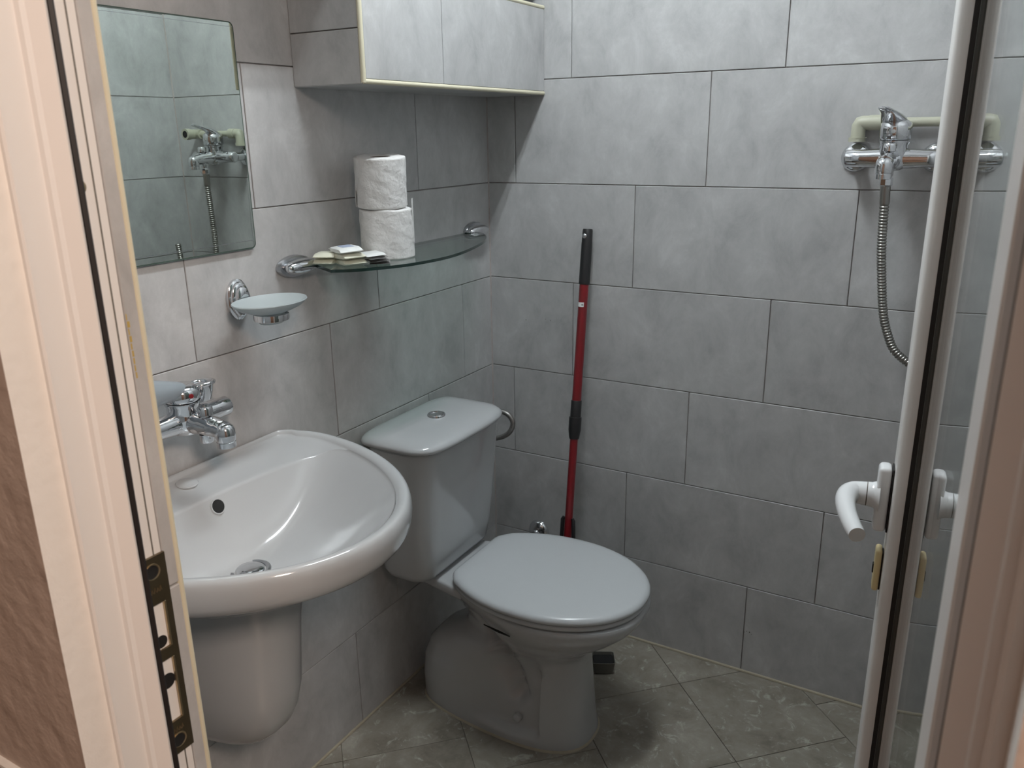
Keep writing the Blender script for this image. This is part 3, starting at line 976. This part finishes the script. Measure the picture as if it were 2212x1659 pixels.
# ------------------------------------------------------------------ glass shelf, its brackets
ZSF = 1.1300
sf = thing('glass_shelf', (0, -0.41, ZSF), 'curved glass shelf on two chrome brackets above the toilet', 'shelf')
front = [(0.013, -0.692), (0.098, -0.7355), (0.130, -0.712), (0.160, -0.670), (0.186, -0.615), (0.199, -0.545), (0.200, -0.480), (0.186, -0.400), (0.160, -0.310), (0.132, -0.235), (0.105, -0.185), (0.072, -0.140), (0.041, -0.113), (0.013, -0.100)]
cur = [front[0], front[1]] + [(p.x, p.y) for p in smoothpath([(a, b_, 0) for a, b_ in front[1:]], 5)][1:]
g = MB().prism(cur, ZSF - 0.003, ZSF + 0.003)
g.bm.normal_update()
for f in g.bm.faces:
    f.material_index = 0 if abs(f.normal.z) > 0.5 else 1
g.build('glass_plate', ['shelf_glass', 'glass_edge'], sf, smooth=0)
for yc_, sg in ((-0.735, 1), (-0.083, -1)):
    br = bpy.data.objects.new('bracket', None)
    COL.objects.link(br)
    br.parent = sf
    rings = []
    for hgt, sc in ((0.0005, 1.0), (0.006, 0.99), (0.010, 0.93)):
        rings.append([Vector((hgt, yc_ + 0.046 * sc * cos(2 * pi * k / 32), 1.134 + 0.021 * sc * sin(2 * pi * k / 32))) for k in range(32)])
    MB().loft(rings).build('wall_plate', 'satin_chrome', br, smooth=40)
    rings = []
    for t in range(15):
        a = -pi / 2 + pi * t / 14
        y = yc_ + sg * 0.006 + 0.043 * sin(a)
        rr = 0.0150 * max(0.08, cos(a)) ** 0.7
        rings.append([Vector((0.020 + rr * 1.1 * cos(2 * pi * k / 20), y, 1.134 + rr * sin(2 * pi * k / 20))) for k in range(20)])
    MB().loft(rings).build('bracket_shell', 'chrome', br, smooth=60)
    y2 = yc_ + sg * 0.052
    c = MB().box((0.012, min(y2, y2 + sg * 0.010), ZSF - 0.009), (0.030, max(y2, y2 + sg * 0.010), ZSF - 0.0032), bevel=0.002, seg=2)
    c.box((0.012, min(y2, y2 + sg * 0.010), ZSF + 0.0032), (0.030, max(y2, y2 + sg * 0.010), ZSF + 0.0085), bevel=0.002, seg=2)
    c.box((0.010, min(yc_ + sg * 0.040, y2 + sg * 0.001), ZSF - 0.006), (0.030, max(yc_ + sg * 0.040, y2 + sg * 0.001), ZSF + 0.006), bevel=0.002, seg=2)
    c.build('glass_clip', 'chrome', br, smooth=40)


# toilet rolls
def roll(z, x, y, label, sx=1.0, seed=0, flap=False, tilt=0):
    rnd = random.Random(seed)
    t = thing('toilet_roll', (x, y, z), label, 'toilet roll', 'toilet rolls on the glass shelf')
    R0, R1, Hr = 0.052 * sx, 0.021, 0.0985
    N = 72
    ph = [rnd.uniform(0, 6.28) for _ in range(8)]

    def rad(k, h):
        a = 2 * pi * k / N
        rr = R0 + 0.0007 * sin(3 * a + ph[0]) + 0.0004 * sin(7 * a + ph[1] + h * 40) + 0.00045 * sin(13 * a + ph[2] - h * 90) + 0.0003 * sin(h * 210 + 5 * a + ph[3])
        return rr
    rings = []
    hs = [0, 0.002] + [Hr * i / 26 for i in range(1, 26)] + [Hr - 0.002, Hr]
    prof = [('i', 0.0), ('i', Hr)]
    rings.append([Vector((x + R1 * cos(2 * pi * k / N), y + R1 * sin(2 * pi * k / N), z)) for k in range(N)])
    for j, h in enumerate(hs):
        e = -0.0018 if j in (0, len(hs) - 1) else 0.0
        rings.append([Vector((x + (rad(k, h) + e) * cos(2 * pi * k / N), y + (rad(k, h) + e) * sin(2 * pi * k / N), z + h + (0.0009 * sin(5 * 2 * pi * k / N + ph[5]) if j > len(hs) - 3 else 0))) for k in range(N)])
    rings.append([Vector((x + (R1 + 0.004) * cos(2 * pi * k / N), y + (R1 + 0.004) * sin(2 * pi * k / N), z + Hr + 0.0005)) for k in range(N)])
    rings.append([Vector((x + R1 * cos(2 * pi * k / N), y + R1 * sin(2 * pi * k / N), z + Hr - 0.0006)) for k in range(N)])
    rings.append([Vector((x + R1 * cos(2 * pi * k / N), y + R1 * sin(2 * pi * k / N), z)) for k in range(N)])
    MB().loft(rings, True, False, False).build('paper', 'paper_white', t, smooth=50)
    MB().lathe([(R1 - 0.0002, 0.001), (R1 - 0.0002, Hr - 0.002), (R1 - 0.0016, Hr - 0.002), (R1 - 0.0016, 0.001), (R1 - 0.0002, 0.001)], (x, y, z), (0, 0, 1), 32, cap=False).build('cardboard_core', 'cardboard', t)
    if flap:
        fl_ = []
        for k in range(9):
            a = R(-150 + 3.5 * k)
            rr = R0 + 0.0012 + 0.0022 * (k / 8) ** 2
            fl_.append((x + rr * cos(a), y + rr * sin(a)))
        inn = [(px - 0.0006 * (px - x) / R0, py - 0.0006 * (py - y) / R0) for px, py in reversed(fl_)]
        MB().prism(fl_ + inn, z + 0.002, z + 0.034).build('loose_end', 'paper_white', t)
    if not flap:            # torn end standing up beside the upper roll
        ang = [R(20 + 2.2 * k) for k in range(8)]
        o_ = [(x + (R0 + 0.0012) * cos(a), y + (R0 + 0.0012) * sin(a)) for a in ang] + [(x + (R0 + 0.0004) * cos(a), y + (R0 + 0.0004) * sin(a)) for a in reversed(ang)]
        MB().prism(o_, z + 0.03, z + 0.118).build('loose_end', 'paper_white', t)
    if tilt:
        t.rotation_euler = (R(tilt) * 0.75, R(tilt) * 0.65, 0)
    return t


roll(ZSF + 0.0032, 0.0930, -0.553, 'lower of two stacked white toilet rolls on the glass shelf', 1.04, 3)
roll(ZSF + 0.0032 + 0.1035, 0.0880, -0.558, 'upper of two stacked white toilet rolls on the glass shelf', 0.99, 5, True, 4.5)


# wrapped soaps and sachets
def packet(name, c, size, rz, tilt, label, m1, printm=None, cat='packet', grp='small packets on the glass shelf'):
    t = thing(name, c, label, cat, grp)
    M = Matrix.Translation(Vector(c)) @ Matrix.Rotation(R(rz), 4, 'Z') @ Matrix.Rotation(R(tilt[0]), 4, 'X') @ Matrix.Rotation(R(tilt[1]), 4, 'Y')
    sx, sy, sz = size
    rings = []
    # pillow with flat crimped ends along y
    for yy, hh in ((-1.0, 0.05), (-0.86, 0.06), (-0.74, 0.62), (-0.55, 0.95), (0, 1.0), (0.55, 0.95), (0.74, 0.62), (0.86, 0.06), (1.0, 0.05)):
        wv = 0.0006 * sin(yy * 9)
        rings.append([M @ Vector((sx / 2 * cx_, sy / 2 * yy, sz / 2 + (sz / 2) * hh * cz_ + wv)) for cx_, cz_ in ((-1, -0.55), (-0.85, -1), (0.85, -1), (1, -0.55), (1, 0.55), (0.85, 1), (0, 1.06), (-0.85, 1), (-1, 0.55))])
    MB().loft(rings).build('wrapper', m1, t, smooth=30)
    if printm:
        p = MB().box((-sx * 0.26, -sy * 0.22, sz * 1.0), (sx * 0.26, sy * 0.20, sz * 1.03 + 0.0004), mtx=M)
        p.build('printed_panel', printm, t, smooth=0)
    return t


ZP = ZSF + 0.0034
packet('soap_packet', (0.088, -0.668, ZP), (0.046, 0.072, 0.0115), 62, (0, 0), 'cream wrapped soap at the bottom of the small pile', 'wrapper_cream')
packet('soap_packet', (0.086, -0.672, ZP + 0.0118), (0.046, 0.072, 0.0115), 70, (0, 0), 'cream wrapped soap second from the top of the pile', 'wrapper_cream')
packet('soap_packet', (0.084, -0.673, ZP + 0.0238), (0.046, 0.068, 0.0115), 64, (1, -2), 'topmost wrapped soap of the pile, with blue print', 'wrapper_white', 'print_blue')
packet('soap_packet', (0.040, -0.680, ZP), (0.042, 0.070, 0.0110), 20, (0, 0), 'cream wrapped soap on the wall side of the pile', 'wrapper_cream')
packet('soap_packet', (0.040, -0.678, ZP + 0.0114), (0.042, 0.070, 0.0110), 26, (0, 0), 'upper cream wrapped soap on the wall side of the pile', 'wrapper_cream')
packet('sachet', (0.128, -0.626, ZP), (0.040, 0.066, 0.0042), 40, (0, 0), 'silver foil sachet lowest beside the soaps', 'foil_silver')
packet('sachet', (0.124, -0.632, ZP + 0.0046), (0.040, 0.062, 0.0042), 58, (0, -2), 'silver foil sachet in the middle beside the soaps', 'foil_silver')
packet('sachet', (0.120, -0.634, ZP + 0.0100), (0.040, 0.060, 0.0042), 66, (0, -3), 'silver foil sachet under the white one beside the soaps', 'foil_silver')
packet('sachet', (0.114, -0.633, ZP + 0.0155), (0.040, 0.062, 0.0040), 60, (1, -3), 'white sachet lying on top of the silver sachets', 'wrapper_white')

# ------------------------------------------------------------------ soap dish
DY, DZ = -0.882, 1.094
sd_ = thing('soap_dish', (0, DY, DZ), 'frosted glass soap dish in a chrome ring holder on the left wall', 'soap dish')
rings = []
for h_, s_ in ((0.0005, 1.0), (0.006, 1.0), (0.0075, 0.94), (0.0085, 0.86), (0.0125, 0.84), (0.0140, 0.78), (0.0150, 0.66), (0.0200, 0.62), (0.0225, 0.50), (0.0235, 0.30)):
    rings.append([Vector((h_, DY + 0.0245 * s_ * cos(2 * pi * k / 36), DZ + 0.0375 * s_ * sin(2 * pi * k / 36))) for k in range(36)])
MB().loft(rings).build('wall_plate', 'chrome', sd_, smooth=30)
MB().tube(smoothpath([(0.018, DY, DZ), (0.032, DY, DZ - 0.008), (0.044, DY, DZ - 0.018), (0.054, DY, DZ - 0.024)], 6), 0.0065, 14).build('arm', 'chrome', sd_, smooth=60)
rc = (0.084, DY, DZ - 0.0235)
MB().lathe([(0.0285, -0.0070), (0.0310, -0.0055), (0.0315, 0.0), (0.0310, 0.0055), (0.0285, 0.0070), (0.0275, 0.005), (0.0275, -0.005), (0.0285, -0.0070)], rc, (0, 0, 1), 40, cap=False).build('holder_ring', 'chrome', sd_, smooth=50)
rings = []
prof = [(0.02, -0.0125), (0.30, -0.0118), (0.36, -0.0080), (0.372, 0.0040), (0.42, 0.0080), (0.58, 0.0105), (0.80, 0.0165), (0.94, 0.0230), (1.0, 0.0275), (0.985, 0.0292), (0.93, 0.0262), (0.80, 0.0200), (0.62, 0.0150), (0.45, 0.0110), (0.30, 0.0060), (0.02, 0.0045)]
for s_, h_ in prof:
    rings.append([Vector((rc[0] + 0.056 * s_ * cos(2 * pi * k / 48), rc[1] + 0.073 * s_ * sin(2 * pi * k / 48), rc[2] + h_)) for k in range(48)])
MB().loft(rings).build('glass_dish', 'frosted_glass', sd_, smooth=60)

# ------------------------------------------------------------------ toilet
AY = -0.418
tw_ = thing('toilet', (0.3, AY, 0), 'white close-coupled toilet with lid down in the corner by the washbasin', 'toilet')


def interp(tab, z):
    for (a, b_) in zip(tab[:-1], tab[1:]):
        if a[0] <= z <= b_[0]:
            f = (z - a[0]) / (b_[0] - a[0])
            f = f * f * (3 - 2 * f) if False else f
            return [p + (q_ - p) * f for p, q_ in zip(a[1:], b_[1:])]
    return list(tab[-1][1:]) if z > tab[-1][0] else list(tab[0][1:])


#        z      xr     xf     hw(front) hw(rear)
PAN = [(0.000, 0.060, 0.516, 0.112, 0.096), (0.010, 0.058, 0.516, 0.112, 0.097), (0.06, 0.056, 0.510, 0.106, 0.096), (0.12, 0.062, 0.506, 0.098, 0.094), (0.165, 0.080, 0.503, 0.093, 0.090),
       (0.195, 0.105, 0.501, 0.091, 0.083), (0.215, 0.135, 0.501, 0.092, 0.072), (0.228, 0.165, 0.502, 0.095, 0.060), (0.240, 0.185, 0.506, 0.101, 0.056), (0.262, 0.186, 0.524, 0.118, 0.058), (0.285, 0.176, 0.556, 0.138, 0.068),
       (0.310, 0.160, 0.590, 0.156, 0.082), (0.330, 0.146, 0.612, 0.167, 0.094), (0.345, 0.136, 0.624, 0.174, 0.104), (0.358, 0.130, 0.631, 0.178, 0.112), (0.368, 0.130, 0.633, 0.179, 0.116), (0.374, 0.134, 0.631, 0.177, 0.116)]
GP = [(0.262, 0.315), (0.292, 0.262), (0.325, 0.205), (0.350, 0.150), (0.362, 0.112)]


def seg_d(px, pz):
    best, bt = 9, 0
    for i, ((ax, az_), (bx_, bz_)) in enumerate(zip(GP[:-1], GP[1:])):
        vx, vz = bx_ - ax, bz_ - az_
        t = max(0, min(1, ((px - ax) * vx + (pz - az_) * vz) / (vx * vx + vz * vz)))
        d = math.hypot(px - ax - vx * t, pz - az_ - vz * t)
        if d < best:
            best, bt = d, (i + t) / (len(GP) - 1)
    return best, bt


def sstep(a, b_, x):
    t = max(0, min(1, (x - a) / (b_ - a)))
    return t * t * (3 - 2 * t)


def pan_ring(z, N=120, ins=0.0, ztop=None):
    xr, xf, hf, hr = interp(PAN, z)
    xr += ins
    xf -= ins
    xm = (xr + xf) / 2
    Lx = (xf - xr) / 2
    e = 0.62 + 0.38 * sstep(0.22, 0.34, z)          # squarer foot, rounder bowl
    ring = []
    for k in range(N):
        a = 2 * pi * k / N
        ca, sa = cos(a), sin(a)
        er = 0.42 if ca < 0 else e
        x = xm + Lx * (1 if ca > 0 else -1) * abs(ca) ** (e if ca > 0 else 0.60)
        tt = (x - xr) / (xf - xr)
        hw_ = hr + (hf - hr) * sstep(0.0, 0.62, tt)
        hw_ -= ins
        y = hw_ * (1 if sa > 0 else -1) * abs(sa) ** (0.80 if ca > 0 else 0.55)
        # trapway recess and the sunk panel round the fixing bolt, on both flanks
        d, t = seg_d(x, z)
        dep = 0.050 * math.exp(-(d / 0.019) ** 2) * sstep(0.0, 0.2, t + 0.12) * sstep(0.335, 0.29, z)
        pn = sstep(0.268, 0.290, x + 0.25 * max(0, 0.12 - z)) * sstep(0.421, 0.413, x) * sstep(0.022, 0.040, z) * sstep(0.25, 0.17, z)
        pn *= sstep(-0.02, 0.02, (x - 0.24) - (z - 0.12) * 0.55)
        dep = max(dep, 0.019 * pn + 0.65 * dep * pn)
        y -= (1 if sa > 0 else -1) * dep * min(1, abs(sa) * 2.5)
        ring.append(Vector((x, AY + y, z if ztop is None else ztop)))
    return ring


zl = [0.0, 0.004, 0.010] + [0.01 + 0.0062 * k for k in range(1, 59)] + [0.374]
zl = sorted(set(round(z, 4) for z in zl if z <= 0.374))
rings = [pan_ring(z) for z in zl] + [pan_ring(0.374, ins=0.012, ztop=0.3765), pan_ring(0.374, ins=0.06, ztop=0.3765)]
MB().loft(rings).build('pan', 'ceramic', tw_, smooth=60)
pf = [(0.030, AY - 0.075), (0.060, AY - 0.092), (0.132, AY - 0.106), (0.142, AY - 0.108), (0.235, AY - 0.126), (0.235, AY + 0.126), (0.142, AY + 0.108), (0.132, AY + 0.106), (0.060, AY + 0.092), (0.030, AY + 0.075)]
MB().prism(pf, 0.352, 0.379, bevel=0.006).build('cistern_platform', 'ceramic', tw_, smooth=50)
for s in (-1, 1):
    MB().lathe([(0.0105, -0.004), (0.0105, 0.0055), (0.0085, 0.0085), (0.0001, 0.0095)], (0.362, AY + s * 0.0920, 0.060), (0.0, s, 0.15), 20).build('bolt_cap', 'ceramic', tw_, smooth=50)
MB().tube([(0.318, AY - 0.1590, 0.3365), (0.360, AY - 0.1640, 0.3345), (0.388, AY - 0.1655, 0.3325)], [0.0012, 0.0026, 0.0014], 10).build('casting_slot', 'dark_hole', tw_)
# bead of sealant round the foot
MB().loft([[p + Vector((0, 0, 0)) for p in pan_ring(0.0, 96, -0.004)], [Vector((p.x, p.y, 0.004)) for p in pan_ring(0.0, 96, -0.001)], [Vector((p.x, p.y, 0.006)) for p in pan_ring(0.0, 96, 0.003)]], True, True, True).build('sealant', 'caulk', tw_, smooth=60)


def seat_outline(g=0.0, N=96):
    half = []
    x0, xt, xw, hw_ = 0.196 + g, 0.634 - g, 0.405, 0.181 - g
    for k in range(17):
        x = x0 + (xw - x0) * k / 16
        half.append((x, hw_ - 0.068 * ((xw - x) / (xw - x0)) ** 2.3))
    for k in range(1, 33):
        a = pi / 2 * k / 32
        half.append((xw + (xt - xw) * sin(a), hw_ * cos(a) ** 0.96))
    y0 = half[0][1]
    half = [(x0, y0 - 0.030), (x0 + 0.0012, y0 - 0.019), (x0 + 0.0045, y0 - 0.0095), (x0 + 0.0105, y0 - 0.0015)] + half[2:]
    return [(x, y) for x, y in half] + [(x, -y) for x, y in reversed(half[:-1])]


def slab(levels, name, m_, parent):
    rings = []
    for g_, z in levels:
        k = 1 - g_ / 0.19
        rings.append([Vector((0.408 + (x - 0.408) * k, AY + y * k, z)) for x, y in seat_outline()])
    return MB().loft(rings).build(name, m_, parent, smooth=60)


slab([(0.010, 0.3775), (0.005, 0.3785), (0.003, 0.384), (0.006, 0.3895), (0.012, 0.3900)], 'seat', 'seat_plastic', tw_)
slab([(0.010, 0.3915), (0.003, 0.3925), (0.000, 0.3960), (0.0005, 0.4020), (0.004, 0.4070), (0.010, 0.4098), (0.022, 0.4118), (0.05, 0.4135), (0.09, 0.4145)], 'seat_lid', 'seat_plastic', tw_)
MB().tube([(0.200, AY - 0.085, 0.392), (0.200, AY + 0.085, 0.392)], 0.009, 16).build('hinge', 'seat_plastic', tw_)
# cistern


def lid_outline(xa_, xb_, hy, n=72):
    o = []
    xm_, lx = (xa_ + xb_) / 2, (xb_ - xa_) / 2
    for k in range(n):
        a = 2 * pi * k / n
        ex = 0.50 if cos(a) > 0 else 0.30
        o.append((xm_ + lx * (1 if cos(a) > 0 else -1) * abs(cos(a)) ** ex, hy * (1 if sin(a) > 0 else -1) * abs(sin(a)) ** ex))
    return o


rings = []
for z, xa_, xb_, hy, r_ in ((0.3800, 0.045, 0.146, 0.132, 0.03), (0.386, 0.030, 0.158, 0.143, 0.03), (0.400, 0.022, 0.166, 0.147, 0.032), (0.44, 0.018, 0.173, 0.151, 0.034), (0.52, 0.014, 0.182, 0.158, 0.036), (0.62, 0.012, 0.191, 0.161, 0.038), (0.716, 0.012, 0.198, 0.165, 0.04)):
    rings.append([Vector((x, AY - 0.013 + y, z)) for x, y in rrect(xa_, xb_, -hy, hy, r_ + 0.012, 8)])
MB().loft(rings).build('cistern', 'ceramic', tw_, smooth=50)
rings = []
for z, g_, r_ in ((0.7170, 0.006, 0.040), (0.7185, 0.001, 0.044), (0.7225, -0.002, 0.046), (0.7280, -0.001, 0.046), (0.7330, 0.003, 0.045), (0.7375, 0.010, 0.042), (0.7405, 0.020, 0.036), (0.7435, 0.040, 0.026), (0.7450, 0.070, 0.012)):
    rings.append([Vector((x, AY - 0.016 + y, z)) for x, y in lid_outline(0.006 + g_ * 0.6, 0.216 - g_, 0.1745 - g_)])
MB().loft(rings).build('cistern_lid', 'ceramic', tw_, smooth=60)
fb = MB().lathe([(0.0215, -0.002), (0.0215, 0.0035), (0.0200, 0.0055), (0.0178, 0.0050), (0.0172, 0.0030), (0.0001, 0.0030)], (0.105, AY - 0.008, 0.7445), (0, 0, 1), 32, cap=False).build('flush_button', 'chrome', tw_, smooth=40)
MB().prism([(0.0155 * cos(R(a)), 0.0155 * sin(R(a))) for a in range(-70, 111, 12)], 0.7470, 0.7505, fn=lambda a, b_, z: Vector((0.105 + a, AY - 0.008 + b_, z)), bevel=0.0006).build('half_button', 'chrome', fb)
MB().box((0.060, -0.0004, 0.0), (0.082, 0.0004, 0.0006), mtx=Matrix.Translation((0.075, AY - 0.155, 0.7415)) @ Matrix.Rotation(R(20), 4, 'Z') @ Matrix.Translation((-0.07, 0, 0))).build('scratch', 'cardboard', tw_, smooth=0)

# water hose behind the cistern
wh = smoothpath([(0.030, -0.200, 0.655), (0.052, -0.160, 0.657), (0.074, -0.130, 0.655), (0.101, -0.120, 0.659), (0.122, -0.118, 0.651), (0.133, -0.118, 0.631), (0.124, -0.120, 0.606), (0.104, -0.124, 0.590), (0.076, -0.130, 0.580), (0.045, -0.155, 0.572), (0.022, -0.195, 0.560), (0.0065, -0.240, 0.53), (0.0065, -0.245, 0.47)], 10)
wo = thing('supply_hose', (0.1, -0.15, 0.6), 'dark braided supply hose looping out from behind the cistern', 'hose')
MB().tube(wh, 0.0068, 14).build('braided_tube', 'braid', wo, smooth=60)
va = thing('stop_valve', (0.148, 0, 0.264), 'chrome stop valve with round flange low on the back wall', 'valve')
MB().lathe([(0.0325, 0.0005), (0.0320, 0.004), (0.0280, 0.011), (0.0180, 0.017), (0.0105, 0.019)], (0.148, 0, 0.264), (0, -1, 0), 32).build('flange', 'chrome', va, smooth=50)
MB().tube([(0.148, -0.016, 0.264), (0.148, -0.034, 0.264)], 0.0100, 16).tube([(0.148, -0.026, 0.262), (0.148, -0.026, 0.240)], 0.0080, 14).build('valve_body', 'chrome', va)

# ------------------------------------------------------------------ red telescopic mop handle against the back wall
P0, P1 = Vector((0.3255, -0.218, 0.030)), Vector((0.3010, -0.021, 1.143))
def pole(t): return P0 + (P1 - P0) * t
Lp = (P1 - P0).length
def at_z(z): return pole((z - P0.z) / (P1.z - P0.z))
mo = thing('mop_handle', (P0.x, P0.y, 0), 'red telescopic mop handle with black grip leaning on the back wall', 'mop')
AXp = (P1 - P0).normalized()
MB().tube([at_z(z) for z in (1.008, 1.012, 1.05, 1.105, 1.116, 1.139, 1.143)], [0.0132, 0.0140, 0.0138, 0.0136, 0.0130, 0.0128, 0.0118], 18).build('grip', 'black_plastic', mo)
MB().lathe([(0.0001, 0.0016), (0.0045, 0.0010), (0.0062, 0.0), (0.0062, -0.002)], at_z(1.128) + Vector((-0.002, -0.0130, 0)), (0.15, -1, 0.25), 16).build('rivet', 'satin_chrome', mo)
MB().tube([at_z(z) for z in (0.690, 1.009)], 0.0118, 18).build('upper_tube', 'red_paint', mo)
MB().tube([at_z(z) for z in (0.618, 0.622, 0.640, 0.668, 0.674, 0.6745, 0.716, 0.717)], [0.0122, 0.0132, 0.0160, 0.0162, 0.0160, 0.0140, 0.0136, 0.0130], 18).build('collar', 'black_plastic', mo, smooth=30)
MB().tube([at_z(z) for z in (0.040, 0.622)], 0.0103, 18).build('lower_tube', 'red_paint', mo)
sk = MB()
rings = []
for z in (0.9545, 0.9655):
    c = at_z(z)
    rings.append([c + Vector((0.01205 * cos(R(a)), 0.01205 * sin(R(a)), 0)) for a in range(-150, -51, 8)] + [c + Vector((0.0115 * cos(R(a)), 0.0115 * sin(R(a)), 0)) for a in range(-54, -151, -8)])
stk = sk.loft(rings).build('price_sticker', 'wrapper_white', mo, smooth=50)
mk = MB()
c = at_z(0.960)
for k in range(4):
    a = R(-82 + 6 * k)
    mk.box((c.x + 0.0122 * cos(a) - 0.0004, c.y + 0.0122 * sin(a) - 0.0003, 0.9577), (c.x + 0.0122 * cos(a) + 0.0004, c.y + 0.0122 * sin(a) + 0.0003, 0.9577 + 0.004 + 0.001 * (k % 2)))
mk.build('worn_print', 'grey_plastic', stk, smooth=0)
for s in (-1, 1):
    a, b_ = at_z(0.412), at_z(0.345)
    MB().tube([a + Vector((s * 0.0125, -0.004, 0)), a + Vector((s * 0.0155, -0.005, -0.006)), b_ + Vector((s * (0.021 if s > 0 else 0.0145), -0.005, 0.012)), b_ + Vector((s * 0.017, -0.005, -0.002)), at_z(0.31) + Vector((s * 0.012, -0.003, 0))], [0.0040, 0.0052, 0.0052, 0.0062, 0.0055], 12).build('lever_clip', 'black_plastic', mo, smooth=60)
    MB().lathe([(0.0001, 0.003), (0.0028, 0.0022), (0.0032, 0)], at_z(0.348) + Vector((s * 0.020, -0.010, 0)), (s * 0.6, -1, 0), 10).build('clip_rivet', 'satin_chrome', mo)
MB().tube([at_z(z) for z in (0.03, 0.045, 0.28, 0.315)], [0.012, 0.0150, 0.0150, 0.0125], 16).build('socket', 'black_plastic', mo)
MB().box((0.290, -0.238, 0.0002), (0.361, -0.195, 0.032), bevel=0.006, seg=2).build('mop_base', 'black_plastic', mo)

# small open black box on the floor behind the toilet
cb = thing('plastic_tub', (0.438, -0.175, 0), 'small grey plastic tub with dark inside on the floor behind the toilet', 'tub')
Mx = Matrix.Translation((0.432, -0.172, 0)) @ Matrix.Rotation(R(28), 4, 'Z')
rings = []
for hw_, z in ((0.023, 0.0004), (0.025, 0.002), (0.030, 0.036), (0.0285, 0.0362), (0.0235, 0.004)):
    rings.append([Mx @ Vector((x, y, z)) for x, y in rrect(-hw_, hw_, -hw_ * 0.9, hw_ * 0.9, 0.006, 4)])
tb = MB().loft(rings)
tb.build('tub_body', 'grey_plastic', cb, smooth=40)
MB().prism([(x, y) for x, y in rrect(-0.0255, 0.0255, -0.0225, 0.0225, 0.005, 4)], 0.012, 0.0285, fn=lambda a, b_, z: Mx @ Vector((a, b_, z))).build('dark_inside', 'dark_hole', cb, smooth=0)  # solid black block in place of the tub's open inside
